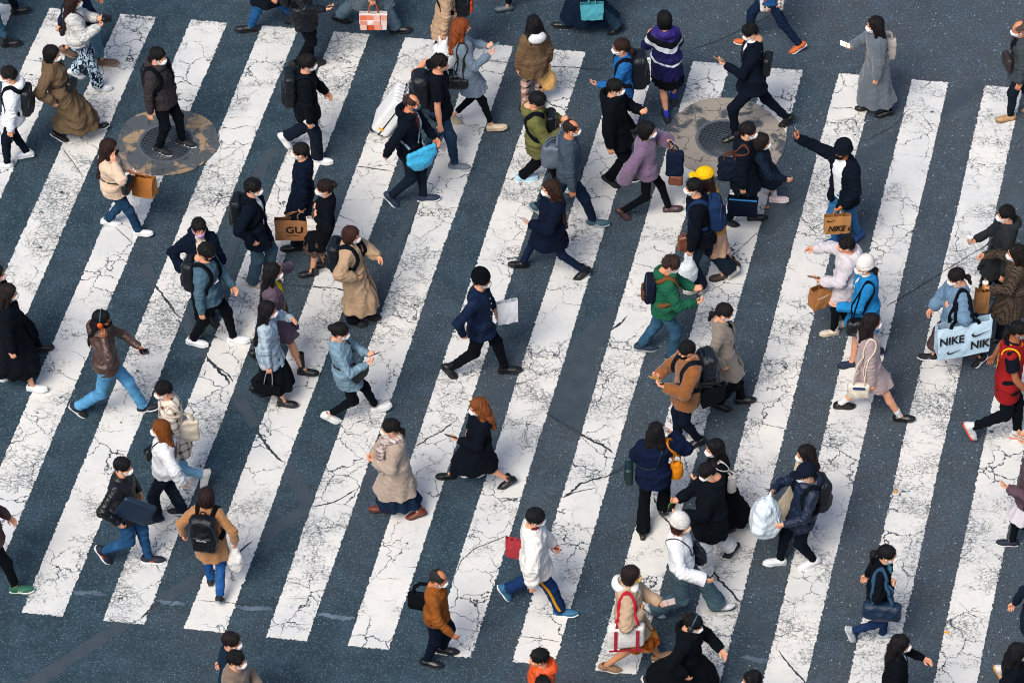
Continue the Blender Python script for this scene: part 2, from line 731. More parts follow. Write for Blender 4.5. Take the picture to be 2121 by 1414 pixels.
def rag(P, step, amp, close=True, wave=.8, fr=.35):
    """An outline walked in short steps with a ragged edge."""
    out = []
    n = len(P)
    for i in range(n if close else n - 1):
        a, b = A(*P[i]), A(*P[(i + 1) % n])
        L = np.linalg.norm(b - a)
        k = max(1, int(L / step))
        nv = A(-(b - a)[1], (b - a)[0]) / (L + 1e-9)
        ph = RNG.uniform(0, 6)
        for j in range(k):
            w = 0 if j == 0 else RNG.gauss(0, amp) + amp * wave * math.sin(ph + j * fr)
            out.append(a + (b - a) * j / k + nv * w)
    return out


def ribbon(name, px, w, z, mat, step=.03, amp=.25, taper=True):
    P = np.array([G(*p)[:2] for p in px])
    D = [P[0]]
    for a, b in zip(P[:-1], P[1:]):
        k = max(1, int(np.linalg.norm(b - a) / step))
        D += [a + (b - a) * (j + 1) / k for j in range(k)]
    D = np.array(D)
    m = len(D)
    r = np.random.RandomState(len(px) * 31 + int(px[0][0]))
    wob = np.cumsum(r.normal(size=(m, 2)) * min(w, .05) * amp * .5, 0)
    wob -= np.linspace(0, 1, m)[:, None] * wob[-1]
    D = D + np.clip(wob, -min(w, .05) * amp * 6, min(w, .05) * amp * 6)
    T = np.gradient(D, axis=0)
    T /= np.linalg.norm(T, axis=1, keepdims=True) + 1e-9
    N = np.stack([-T[:, 1], T[:, 0]], 1)
    hw = w / 2 * (1 + amp * r.normal(size=(m, 2)))
    hw = np.maximum(hw, w * .12)
    if taper:
        hw *= np.minimum(1, np.minimum(np.arange(m), np.arange(m)[::-1])[:, None] / 4 + .15)
    V = np.concatenate([np.c_[D + N * hw[:, :1], np.full(m, z)], np.c_[D - N * hw[:, 1:], np.full(m, z)]])
    F = [(i, i + m, i + 1 + m, i + 1) for i in range(m - 1)]
    return tag(put(name, meshdata(name, V, F, False), mat), kind='structure')


M_ASPH, M_PAINT, M_SEAL, M_CRACK = asphalt(), paint(), sealer(), sealer('#2a343c', '#1a242b')
tag(put('road', meshdata('road', [(-120, -60, 0), (120, -60, 0), (120, 160, 0), (-120, 160, 0)], [(0, 1, 2, 3)], False), M_ASPH), kind='structure')

# painted stripes: far ends and near ends lie on two straight lines
T0, DT = G(249.5, 30)[:2], (G(2040.6, 178)[:2] - G(249.5, 30)[:2]) / 12
B0, DB = G(45.3, 1268.5)[:2], (G(1232.4, 1387.8)[:2] - G(45.3, 1268.5)[:2]) / 7
for i in range(-7, 20):
    tl, bl = T0 + DT * i, B0 + DB * (i - 2)
    sd_ = DT * .505
    q = [tl, tl + sd_, bl + DB * .505, bl]
    sheet('crosswalk_stripe', rag(q, .020, .0060, True, .6, .043), .008, M_PAINT)

# resurfaced bands between the stripes and the cracks that carry on through the paint
for px, w in ((((2033, 172), (1864, 290), (1770, 335), (1672, 396), (1573, 480)), .24), (((1290, 648), (1180, 742), (1120, 790)), .34), (((1068, 800), (1005, 832)), .17),
              (((775, 979), (738, 1014)), .17), (((638, 1053), (524, 1121)), .17), (((412, 1197), (331, 1246), (211, 1322), (90, 1402), (20, 1440)), .17),
              (((298, 548), (326, 596)), .14), (((374, 648), (430, 740)), .14), (((474, 795), (531, 884)), .16), (((584, 955), (645, 1046)), .18), (((1536, 1255), (1614, 1350)), .15),
              (((559, 312), (534, 368)), .14), (((487, 492), (466, 560)), .13), (((466, 566), (500, 572)), .13), (((560, 314), (700, 334)), .15), (((878, 372), (850, 440), (805, 545), (785, 620)), .11), (((1170, 770), (1185, 860)), .3)):
    zp_ = globals().get('zp_', .0035) + .00012
    ribbon('asphalt_patch', px, w, zp_, M_SEAL, .035, .06, False)
sheet('asphalt_patch', rag([G(*p)[:2] for p in ((1182, 712), (1225, 690), (1262, 672), (1240, 728), (1226, 760), (1222, 800), (1210, 850), (1204, 908), (1172, 880), (1150, 872), (1138, 850), (1152, 800), (1162, 752))], .03, .005), .0034, M_SEAL)
for px, w in ((((1882, 228), (1850, 262), (1800, 288)), .022), (((1573, 480), (1545, 505), (1500, 545)), .016), (((1672, 398), (1640, 420), (1615, 440)), .02), (((1300, 655), (1262, 690)), .05),
              (((945, 872), (915, 895), (859, 925)), .035), (((740, 1013), (690, 1042), (645, 1050)), .026), (((455, 1178), (412, 1197)), .05), (((524, 1121), (500, 1140), (455, 1178)), .04), (((331, 1246), (292, 1282)), .06),
              (((320, 590), (345, 625), (378, 662)), .05), (((425, 738), (450, 765), (476, 797)), .07), (((448, 760), (470, 776), (482, 792)), .04), (((531, 884), (552, 920), (586, 958)), .055),
              (((1355, 1030), (1372, 1066), (1400, 1100)), .05), (((1470, 1176), (1500, 1212), (1536, 1253)), .05), (((1614, 1350), (1640, 1384), (1680, 1430)), .035),
              (((486, 572), (540, 582), (601, 588), (690, 597)), .03), (((734, 346), (770, 350), (812, 356)), .028), (((690, 597), (785, 618)), .05),
              (((1000, 127), (1050, 132), (1142, 141), (1193, 142), (1255, 146)), .022), (((1428, 106), (1480, 88), (1545, 58), (1600, 30)), .02), (((1205, 145), (1260, 147), (1428, 108)), .012),
              (((1836, 636), (1869, 616), (1956, 562), (2009, 529), (2037, 514), (2075, 470)), .024), (((128, 307), (150, 336), (175, 370)), .018), (((236, 470), (262, 492), (276, 508)), .016),
              (((330, 820), (338, 850)), .014), (((860, 760), (840, 800)), .01), (((1166, 1030), (1200, 1000), (1260, 985), (1300, 960)), .045), (((1235, 1010), (1190, 1020), (1166, 1032)), .02),
              (((1130, 855), (1200, 900), (1270, 940)), .05), (((1052, 1110), (985, 1135), (955, 1160), (945, 1185)), .018), (((1075, 1318), (1110, 1322), (1160, 1330)), .016),
              (((1000, 1310), (940, 1300)), .01), (((560, 1258), (470, 1248), (410, 1244)), .016), (((230, 1232), (275, 1238)), .018), (((600, 1240), (640, 1240)), .01)):
    zc_ = globals().get('zc_', .0105) + .0001
    ribbon('pavement_crack', px, w * .52, zc_, M_CRACK, .022, .38)
M_OLD = sealer('#5f7382', '#3a4c5a')
for a, b in (((150, 1222), (222, 1232)), ((325, 1243), (385, 1250)), ((480, 1255), (566, 1264)), ((655, 1272), (735, 1280)), ((1300, 1345), (1400, 1356)), ((1530, 1362), (1610, 1372))):
    ribbon('faded_line', (a, b), .06, .0052, M_OLD, .02, .3)


# round cast iron covers in their concrete collars
def collar_mat(hx, dark, lo, hi, sc):
    m = bpy.data.materials.new('collar')
    t = NT(m)
    n = t.noise(sc, 4, .55, None, .6)
    c = t.mix(t.ramp(n, lo, hi), lin(hx), lin(dark))
    v = t.n('TexVoronoi', feature='DISTANCE_TO_EDGE', i_Scale=3.1)
    w = t.n('VectorMath', operation='ADD')
    nz = t.n('TexNoise', i_Scale=4.0, i_Detail=3.0)
    t.set(nz, 'Vector', t.co)
    sc_ = t.n('VectorMath', operation='SCALE')
    t.set(sc_, '0', nz.outputs['Color'])
    t.set(sc_, 'Scale', .4)
    t.set(w, '0', t.co)
    t.set(w, '1', sc_.outputs[0])
    t.set(v, 'Vector', w.outputs[0])
    c = t.mix(t.math('MULTIPLY', t.ramp(v.outputs['Distance'], .008, .025, True), .8), c, lin('#2b2f33'))
    c = t.mix(t.math('MULTIPLY', t.ramp(t.noise(160, 2), .5, .7), .3), c, lin('#4a4d50'))
    t.set(t.b, 'Base Color', c)
    t.b.inputs['Roughness'].default_value = .85
    t.bump(t.noise(70, 4), .3, .006)
    return m


def disc(r, n=72, z=0.0, r0=0.0, jag=0.0):
    a = [6.28319 * i / n for i in range(n)]
    q = RNG.uniform(0, 6)
    rr = [r + RNG.gauss(0, jag) + jag * 2.2 * math.sin(3 * t + q) + jag * 1.6 * math.sin(7 * t + 2 * q) for t in a]
    o = [(k * math.cos(t), k * math.sin(t), z) for k, t in zip(rr, a)]
    if not r0:
        return np.array(o), [tuple(range(n))]
    V = o + [(r0 * math.cos(t), r0 * math.sin(t), z) for t in a]
    return np.array(V), [(i, (i + 1) % n, n + (i + 1) % n, n + i) for i in range(n)]


def ringwall(r0, r1, z0, z1, n=64):
    V, F = [], []
    for r, z in ((r1, z0), (r1, z1), (r0, z1), (r0, z0)):
        V += [(r * math.cos(6.28319 * i / n), r * math.sin(6.28319 * i / n), z) for i in range(n)]
    for k in range(3):
        F += [(k * n + i, k * n + (i + 1) % n, (k + 1) * n + (i + 1) % n, (k + 1) * n + i) for i in range(n)]
    return np.array(V), F


def boxmesh(c, h, R=None):
    V = np.array([(x, y, z) for x in (-1, 1) for y in (-1, 1) for z in (-1, 1)], float) * h
    if R is not None:
        V = V @ np.asarray(R).T
    return V + c, [(0, 1, 3, 2), (4, 6, 7, 5), (0, 4, 5, 1), (2, 3, 7, 6), (0, 2, 6, 4), (1, 5, 7, 3)]


bars = []
g_ = .034
for i in range(-12, 13):
    for j in range(-12, 13):
        x, y = i * g_, j * g_
        if .085 < math.hypot(x, y) < .315:
            a = math.pi / 4 if (i + j) % 2 else -math.pi / 4
            bars.append(boxmesh(A(x, y, .0045), A(.017, .0055, .0035), [[math.cos(a), -math.sin(a), 0], [math.sin(a), math.cos(a), 0], [0, 0, 1]]))
TREAD = meshdata('tread', *join(bars), False)
LIDM = meshdata('lid', *join([ringwall(0, .332, 0, .001)]), True)
FRAME = meshdata('frame', *join([ringwall(.338, .368, 0, .004)]), False)
RIM = meshdata('rim', *join([ringwall(.318, .330, .001, .008)]), False)
EMB = meshdata('emblem', *join([ringwall(.066, .076, .001, .007), ringwall(.036, .046, .001, .007), ringwall(0, .014, .001, .008)]), False)
M_IRON, M_IRON2, M_IRON3 = simple('#30373e', .5, .5), simple('#586068', .45, .5), simple('#6d757c', .5, .5)
for (cx, cy), (lx, ly), R_, mat, lab in (((346.5, 295), (345.5, 298.5), .645, collar_mat('#9a8468', '#4a5156', .40, .50, 4.4), 'round iron manhole cover under the man in the brown hoodie'),
                                         ((1503, 287), (1500, 290), .765, collar_mat('#968e84', '#434a50', .53, .62, 3.2), 'round iron manhole cover in pale cracked concrete under a suited man')):
    p = G(cx, cy)
    V, F = disc(R_, 150, 0, 0, .005)
    tag(put('concrete_collar', meshdata('concrete_collar', V + A(p[0], p[1], .0165), F, False), mat), kind='structure')
    p = G(lx, ly)
    e = empty('manhole_cover', (p[0], p[1], .0185), .4, lab, 'manhole cover')
    put('lid', LIDM, M_IRON, e)
    put('frame', FRAME, M_IRON3, e)
    put('rim', RIM, M_IRON2, e)
    put('tread', TREAD, M_IRON2, e)
    put('emblem', EMB, M_IRON3, e)

for px, py, hx, rz, lab in ((1855, 1020, '#d8953a', .5, 'small orange fallen leaf on a white stripe'), (1960, 1311, '#e0a23a', -.3, 'yellow fallen leaf lying on the dark asphalt'), (1590, 432, '#c4702f', 1.0, 'tiny brown fallen leaf on the resurfaced band')):
    p = G(px, py)
    V = [(-.035, 0, .004), (-.012, .017, .012), (.014, .016, .014), (.04, 0, .004), (.014, -.016, .010), (-.012, -.017, .013), (0, 0, .003), (-.06, .006, .002)]
    F = [(0, 1, 6), (1, 2, 6), (2, 3, 6), (3, 4, 6), (4, 5, 6), (5, 0, 6), (0, 6, 7)]
    o = put('leaf', meshdata('leaf', V, F, True), fab(hx))
    o.location, o.rotation_euler = (p[0], p[1], .010), (0, 0, rz)
    tag(o, lab, 'leaf')
# ---------------------------------------------------------------- people: heads, hair, hands, shoes (made once per kind, then copied)
CACHE = {}


def cached(key, fn):
    if key not in CACHE:
        CACHE[key] = fn()
    return CACHE[key]


def headfield():
    f = Field()
    f.add(ell((-.010, 0, .030), (.094, .074, .088)), 0)
    f.add(ell((.020, 0, -.040), (.070, .059, .074)), .03)
    f.add(ell((.050, 0, -.092), (.026, .026, .022)), .03)
    f.add(cone((.088, 0, .004), (.107, 0, -.030), .009, .014), .014)
    f.add(ell((.098, 0, -.036), (.012, .018, .010)), .01)
    f.add(cone((.080, -.032, .020), (.080, .032, .020), .013, .013), .02)
    for s in (1, -1):
        f.add(ell((.066, s * .036, -.030), (.024, .022, .024)), .02)
        f.add(ell((-.006, s * .075, -.014), (.024, .010, .032)), .006)
    f.add(ell((.082, 0, -.070), (.016, .024, .010)), .012)
    f.add(cone((-.022, 0, -.060), (-.040, 0, -.165), .053, .058), .03)
    return f


def headmesh():
    f = headfield()
    for s in (1, -1):
        c = ell((.094, s * .031, -.001), (.014, .019, .011))
        f.cut(lambda X, Y, Z, c=c: c[0](X, Y, Z) + .004)
    V, F = f.mesh(.0058)
    C = V[F].mean(1)
    mi = np.zeros(len(F), np.int32)
    ay = np.abs(C[:, 1])
    mi[(C[:, 0] > .055) & (np.hypot(ay - .031, (C[:, 2] + .001) * 1.9) < .0115)] = 1
    mi[(C[:, 0] > .050) & (ay > .016) & (ay < .048) & (np.abs(C[:, 2] - .024 + (ay - .03) * .15) < .0045)] = 3
    mi[(C[:, 0] > .075) & (ay < .022) & (np.abs(C[:, 2] + .070) < .008)] = 2
    return V, F, mi


def hairmesh(style, L=1.0, seed=0):
    f = Field()
    g = {'crop': -.009, 'bald': -.010, 'mush': .007, 'messy': .005}.get(style, 0)
    f.add(ell((-.014, 0, .032), (.110 + g, .091 + g, .105 + g)), 0)
    rs = np.random.RandomState(seed + 3)
    if style in ('short', 'messy', 'crop', 'mush', 'bald'):
        zt = {'mush': .040, 'crop': .058, 'bald': .066}.get(style, .052)
        f.cut(ell((.120, 0, zt - .090), (.085, .082, .088)))
        zs = {'mush': -.016, 'crop': .010}.get(style, .002)
        f.cut(lambda X, Y, Z: np.maximum(np.maximum(-.046 - X, Z - zs - .35 * (X < .02) * np.abs(X - .02)), X - .3))
        f.cut(lambda X, Y, Z: Z + (.076 if style != 'mush' else .080) + 0 * X)
        if style == 'bald':
            f.cut(ell((.065, 0, .125), (.105, .060, .085)))
        if style == 'messy':
            for i in range(16):
                a, e = rs.uniform(-2.6, 2.6), rs.uniform(.1, 1.3)
                d = A(math.cos(a) * math.cos(e), math.sin(a) * math.cos(e), math.sin(e))
                p = A(-.012, 0, .03) + d * A(.10, .084, .098)
                f.add(cone(p - d * .02, p + d * .012 + A(0, 0, .004), .026, .010), .018)
            f.cut(ell((.130, 0, zt - .090), (.082, .070, .080)))
    else:
        if style in ('bob', 'long', 'wavy'):
            f.add(ell((-.030, 0, -.030), (.088, .099, .125)), .03)
            fz = -.055
            f.cut(ell((.108, 0, fz), (.088, .074, .122)))
            f.cut(ell((.10, 0, -.16), (.11, .075, .10)))
            if style == 'bob':
                f.cut(lambda X, Y, Z: Z + .130 + .25 * X)
        else:
            f.cut(ell((.122, 0, -.045), (.086, .080, .104)))
            f.cut(lambda X, Y, Z: np.maximum(np.maximum(-.045 - X, Z - .004 - .35 * (X < .02) * np.abs(X - .02)), X - .3))
            f.cut(lambda X, Y, Z: Z + .078 + 0 * X)
        w = 1.18 if style == 'wavy' else 1.0
        if style in ('long', 'wavy'):
            for y in (-.062, -.022, .022, .062):
                f.add(cone((-.055, y, -.01), (-.090, y * 1.25 * w, -.19 * L), .050 * w, .044 * w), .03)
                f.add(cone((-.090, y * 1.25 * w, -.19 * L), (-.108 - .02 * L, y * 1.3 * w, -.40 * L), .044 * w, .026 * w), .03)
            for s in (1, -1):
                f.add(cone((.008, s * .080, -.02), (-.012, s * .106 * w, -.20 * L), .024, .022 * w), .02)
                f.add(cone((-.012, s * .106 * w, -.20 * L), (-.02, s * .115 * w, -.30 * L), .022 * w, .010), .02)
        if style == 'pony':
            f.add(cone((-.112, 0, .012), (-.165, 0, -.035), .026, .036), .012)
            f.add(cone((-.165, 0, -.035), (-.165, .01, -.20 * L), .036, .014), .02)
        if style == 'lowpony':
            f.add(cone((-.098, 0, -.040), (-.142, 0, -.075), .022, .032), .012)
            f.add(cone((-.142, 0, -.075), (-.145, .01, -.20 * L), .032, .014), .02)
        if style == 'bun':
            f.add(ell((-.122, 0, .048), (.040, .044, .040)), .008)
        if style == 'braids':
            for i in range(15):
                a = rs.uniform(1.75, 4.5)
                p0 = A(-.02 + .085 * math.cos(a), .082 * math.sin(a), -.01)
                p1 = A(-.09 + .05 * math.cos(a), .12 * math.sin(a), -.17)
                p2 = p1 + A(-.035, rs.uniform(-.02, .02), -.15 - rs.uniform(0, .07))
                f.add(cone(p0, p1, .022, .017), .008)
                f.add(cone(p1, p2, .017, .007), .008)

    def wob(P):
        az = np.arctan2(P[:, 1], P[:, 0] + .03) + .35 * np.sin(P[:, 2] * 14 + seed * 2)
        n = 26 if style != 'wavy' else 17
        top = np.clip((.155 - P[:, 2]) / .06, .25, 1)
        o = (.6 - np.abs(np.sin(az * n * .5 + 2.0 * np.sin(P[:, 2] * 17 + seed) + 1.3 * np.sin(az * 5)))) * .0075 * top
        o += (.6 - np.abs(np.sin(az * n * 1.3 + 3 * np.sin(P[:, 2] * 13)))) * .0038 * top
        if style in ('short', 'messy', 'mush', 'crop'):
            o = o * .55 + (.5 - np.abs(np.sin(P[:, 1] * 62 + 2.2 * np.sin(P[:, 0] * 22 + seed) + 1.5 * np.sin(P[:, 2] * 20)))) * .006 * np.clip((P[:, 2] - .02) / .06, 0, 1)
            o += .004 * np.sin(P[:, 0] * 34 + seed) * np.sin(P[:, 1] * 30 + 1) * np.sin(P[:, 2] * 30)
        if style in ('wavy', 'messy'):
            o += .006 * np.sin(P[:, 2] * 55 + 4 * np.sin(az * 3 + seed)) * (P[:, 2] < .07)
        return o
    V, F = f.mesh(.0056, wob=wob)
    # loose locks that break up the outline
    N = normals(V, F)
    out = [(V, F)]
    crown = A(-.035, 0, .135)
    cand = np.where((V[:, 2] > -.5))[0]
    nl = 260 if style in ('long', 'wavy', 'braids') else 190
    for q in rs.choice(cand, nl):
        p, n = V[q], N[q]
        d = p - crown
        d = nrm(d + A(.02, 0, -.02)) if p[2] > .02 else A(rs.normal() * .15, rs.normal() * .15, -1)
        d = nrm(d - n * (d @ n) + rs.normal(size=3) * .22)
        if p[0] > .05 and p[2] < .055:
            d = nrm(A(.1, rs.normal() * .3, -1))
        L_ = rs.uniform(.025, .055) * (1.5 if style in ('long', 'wavy') else 1)
        if p[0] > .045 and p[2] < .075:
            L_ = min(L_, .028)
        w = nrm(np.cross(d, n)) * rs.uniform(.0025, .005)
        lift = rs.uniform(.0, .008) if style not in ('messy', 'wavy') else rs.uniform(.0, .014)
        a, b, c = p + n * .001, p + d * L_ * .55 + n * (.003 + lift * .5), p + d * L_ + n * lift
        out.append((np.array([a - w, a + w, b + w * .8, b - w * .8, c]), [(0, 1, 2, 3), (3, 2, 4)]))
    return meshdata('hair', *join(out))


def maskmesh():
    h = headfield()
    f = Field()
    f.ops = h.ops[:7]
    f.ops = [o for o in f.ops]
    f.add(ell((.088, 0, -.048), (.030, .046, .040)), .02)
    # thin shell over nose, mouth and chin
    f.cut(lambda X, Y, Z: -np.maximum(np.maximum(.034 - X, Z + .016 + np.abs(Y) * .34), -.112 - Z + 0 * Y))
    V, F = f.mesh(.0052, grow=.0045)
    V2 = [(V, F)]
    for s in (1, -1):
        for a, b in (((.034, s * .066, -.034), (-.012, s * .089, -.002)), ((.034, s * .062, -.078), (-.014, s * .087, -.030))):
            P = np.linspace(a, b, 5)
            P[1:4, 1] += s * .006
            V2.append(sweep(P, .0028, 4))
    v, fc = join(V2)
    return meshdata('face_mask', v, fc)


def hatmesh(kind):
    f = Field()
    if kind == 'beanie':
        f.add(ell((-.016, 0, .058), (.118, .101, .118)), 0)
        f.add(ell((-.030, 0, .13), (.07, .065, .055)), .05)
        f.cut(lambda X, Y, Z: Z - .005 + .22 * X)
        w = lambda P: .0022 * np.sin(np.arctan2(P[:, 1], P[:, 0]) * 46) - .008 * np.exp(-((P[:, 2] + .22 * P[:, 0] - .06) / .007) ** 2)
        return meshdata('hat', *f.mesh(.007, wob=w))
    if kind == 'cap':
        f.add(ell((-.014, 0, .050), (.118, .098, .098)), 0)
        f.cut(lambda X, Y, Z: Z - .030 + .12 * X)
        f.add(ell((.105, 0, .030), (.085, .078, .012), np.array([[.96, 0, .26], [0, 1, 0], [-.26, 0, .96]]).T), .012)
        f.add(ell((-.014, 0, .150), (.010, .010, .008)), .004)
        return meshdata('hat', *f.mesh(.0065))
    f.add(loft([(.016, -.012, 0, .122, .138, 0), (.045, -.012, 0, .108, .125, 0), (.11, -.012, 0, .098, .112, 0), (.140, -.012, 0, .085, .098, 0)], 2), 0)
    f.cut(lambda X, Y, Z: ell((-.012, 0, .0), (.115, .098, .04))[0](X, Y, Z))
    return meshdata('hat', *f.mesh(.0068, wob=folds(3, .003, 40)))


def handmesh(curl, s):
    """A hand along +x from the wrist, palm facing -z, thumb on the +y*s side."""
    f = Field()
    bases = [(.083, .030), (.088, .010), (.084, -.010), (.076, -.028)]
    lens = [.070, .078, .072, .056]
    f.add(cone((-.045, 0, 0), (.012, 0, 0), .026, .024), 0)
    for (x, y), ln in zip(bases, lens):
        f.add(cone((.012, y * .55, 0), (x, y, 0), .0155, .0125), .016)
    for i, ((x, y), ln) in enumerate(zip(bases, lens)):
        p, a = A(x, y, 0), 0.0
        sp = y * 1.6
        for k, (fr, r0, r1) in enumerate(((.44, .0098, .0090), (.32, .0090, .0082), (.24, .0082, .0066))):
            a += curl * (.75, 1.0, .8)[k] * (1 + .10 * i)
            d = A(math.cos(a) * math.cos(sp), math.sin(sp) * (1 - .5 * curl), -math.sin(a))
            q = p + nrm(d) * ln * fr
            f.add(cone(p, q, r0, r1), .003)
            p = q
    t0, t1 = A(.022, .024, -.006), A(.050, .050, -.016 - .012 * curl)
    t2 = t1 + A(.030, .012 - .024 * curl, -.008 - .012 * curl)
    f.add(cone(t0, t1, .0150, .0115), .012)
    f.add(cone(t1, t2, .0110, .0080), .003)
    V, F = f.mesh(.0046)
    V = V * A(1, s, 1)
    if s < 0:
        F = F[:, ::-1]
    return V, F


def shoemesh(kind):
    """Foot along +x, ankle joint above the origin, ground at z=0: (upper, sole)."""
    u, so_ = Field(), Field()
    hs = .028 if kind in ('sneaker', 'chunky') else .022
    if kind == 'chunky':
        hs = .040
    if kind in ('boot', 'kneeboot') :
        hs = .030
    L0, L1 = -.075, .190
    for f, z0, z1, gx in ((so_, 0, hs, .004), (u, hs - .004, hs + .030, -.003)):
        def slab(X, Y, Z, z0=z0, z1=z1, gx=gx):
            t = np.clip((X - L0) / (L1 - L0), 0, 1)
            w = np.interp(t, [0, .15, .4, .68, .88, 1], [.028, .034, .033, .045, .038, .016]) + gx
            yc = np.interp(t, [0, .5, 1], [0, 0, .004])
            ex = np.maximum(np.maximum(L0 - X, X - L1), 0)
            d = np.maximum(np.sqrt(np.maximum(np.abs(Y - yc) - w + .012, 0) ** 2 + ex ** 2 * 1.0) - .012, np.maximum(np.abs(Y - yc) - w, -.02))
            lift = np.maximum(X - .12, 0) * .14
            return np.maximum(d, np.maximum(z0 + lift - Z, Z - z1 - lift * .6))
        f.add((slab, A(L0 - .03, -.065, -.01), A(L1 + .03, .065, .09)), 0)
    if kind == 'heel':
        so_.cut(lambda X, Y, Z: np.maximum(np.maximum(-.035 - X, X - .06), Z - .018))
    top = {'sneaker': .095, 'chunky': .105, 'loafer': .062, 'dress': .075, 'boot': .17, 'kneeboot': .36, 'heel': .06, 'high': .135}[kind]
    u.add(cone((-.030, 0, .055), (.115, .002, .040), .042, .034), .03)
    u.add(cone((.115, .002, .040), (.155, .004, .036), .033, .026), .02)
    ax = -.022
    u.add(cone((ax, 0, .06), (ax + (.012 if top > .2 else 0), 0, top), .044, .046 if top > .14 else .041, True), .025)
    u.cut(lambda X, Y, Z: Z - (hs - .004))
    if kind in ('loafer', 'heel', 'dress'):
        u.cut(ell((-.015, 0, .098), (.055, .030, .040)))
    else:
        u.cut(cone((ax, 0, top - .02), (ax, 0, top + .1), .034, .034))
    if kind in ('sneaker', 'chunky', 'high'):
        # tongue and laces stand a little proud
        for i in range(4):
            x = .035 + i * .020
            z = np.interp(x, [.03, .10], [.089, .076])
            u.add(cone((x, -.020, z), (x, .020, z), .0045, .0045), .002)
    uV, uF = u.mesh(.0068)
    sV, sF = so_.mesh(.0068)
    return meshdata('shoe', uV, uF), meshdata('sole', sV, sF)


E3 = np.eye(3)


def rotz(a):
    c, s = math.cos(a), math.sin(a)
    return np.array([[c, -s, 0], [s, c, 0], [0, 0, 1]])


def roty(a):          # positive tips +x downwards
    c, s = math.cos(a), math.sin(a)
    return np.array([[c, 0, s], [0, 1, 0], [-s, 0, c]])


def m4(R, t, sc=1.0):
    M = Matrix.Identity(4)
    for i in range(3):
        for j in range(3):
            M[i][j] = R[i, j] * sc
        M[i][3] = t[i]
    return M


def ik(a, b, l1, l2, pole):
    d = b - a
    L = np.linalg.norm(d)
    u = d / (L + 1e-9)
    if L > (l1 + l2) * .998:
        b = a + u * (l1 + l2) * .998
        L = (l1 + l2) * .998
    x = (l1 * l1 - l2 * l2 + L * L) / (2 * L)
    hgt = math.sqrt(max(l1 * l1 - x * x, 0))
    n = pole - u * (pole @ u)
    return a + u * x + nrm(n) * hgt, b


ARMS = {  # wrist from shoulder (forward, outward, up), elbow pole, palm, curl, finger direction or None
    'd': ((.03, .075, -.525), (-.7, .5, 0), (0, -1, 0), .42, None),
    'f': ((.24, .04, -.455), (-.7, .5, 0), (0, -1, 0), .45, None),
    'F': ((.36, .02, -.34), (-.7, .6, -.2), (0, -1, 0), .40, None),
    'b': ((-.22, .09, -.47), (-.8, .5, 0), (0, -1, 0), .45, None),
    'B': ((-.36, .13, -.34), (-.8, .5, 0), (0, -1, 0), .45, None),
    'p': ((.33, -.07, -.20), (-.2, .8, -1), (-.45, -.35, .7), .62, (.75, -.25, .35)),
    'q': ((.33, -.04, -.31), (-.4, .7, -1), (-.30, -.45, .8), .62, (.85, -.2, .1)),
    'k': ((.06, .08, -.40), (-1, .8, 0), (0, -1, 0), .5, (.35, -.2, -.9)),
    's': ((.15, -.03, -.20), (-.1, .8, -1), (-.8, -.3, 0), .9, (.2, -.75, .5)),
    'e': ((.10, .02, .10), (.15, .7, -1), (-.4, -.9, 0), .5, (-.1, -.2, 1)),
    'h': ((.21, .05, -.36), (-.8, .5, -.4), (0, -.7, -.6), .95, (.6, -.2, -.4)),
    'g': ((.26, -.10, -.27), (-.3, .8, -.8), (-.3, -.6, .5), .5, (.6, -.5, .1)),
    'c': ((.05, .075, -.52), (-.7, .5, 0), (0, -1, 0), 1.0, None),
    'x': ((.46, .12, .14), (0, .5, -1), (.3, -.9, 0), .85, (.5, -.1, .8)),
    'o': ((.40, .10, -.06), (-.2, .5, -1), (0, -.3, .9), .12, (.9, .1, .3)),
    'z': ((-.30, .22, -.30), (-.2, 1, .3), (0, -1, 0), .5, (.5, -.3, -.8)),
}
HAND_SC = .94
PEOPLE = []


def T(spec):
    """'kind #hex key=value flag' -> (kind, [hexes], options)."""
    k, hx, o = None, [], {}
    for w in spec.split():
        if w.startswith('#'):
            hx.append(w)
        elif '=' in w:
            a, b = w.split('=')
            o[a] = b if a in ('in', 'm', 'hem') and not b.replace('.', '').replace('-', '').isdigit() else float(b)
        elif k is None:
            k = w
        else:
            o[w] = 1
    return k, hx, o


def clothmat(hx, o, default='plain'):
    kinds = [k for k in ('knit', 'denim', 'leather', 'nylon', 'quilt', 'plaid', 'check', 'hound', 'print', 'grid', 'felt', 'blocks') if k in o]
    return fab(hx[0], kinds[0] if kinds else default, *(hx[1:3]))


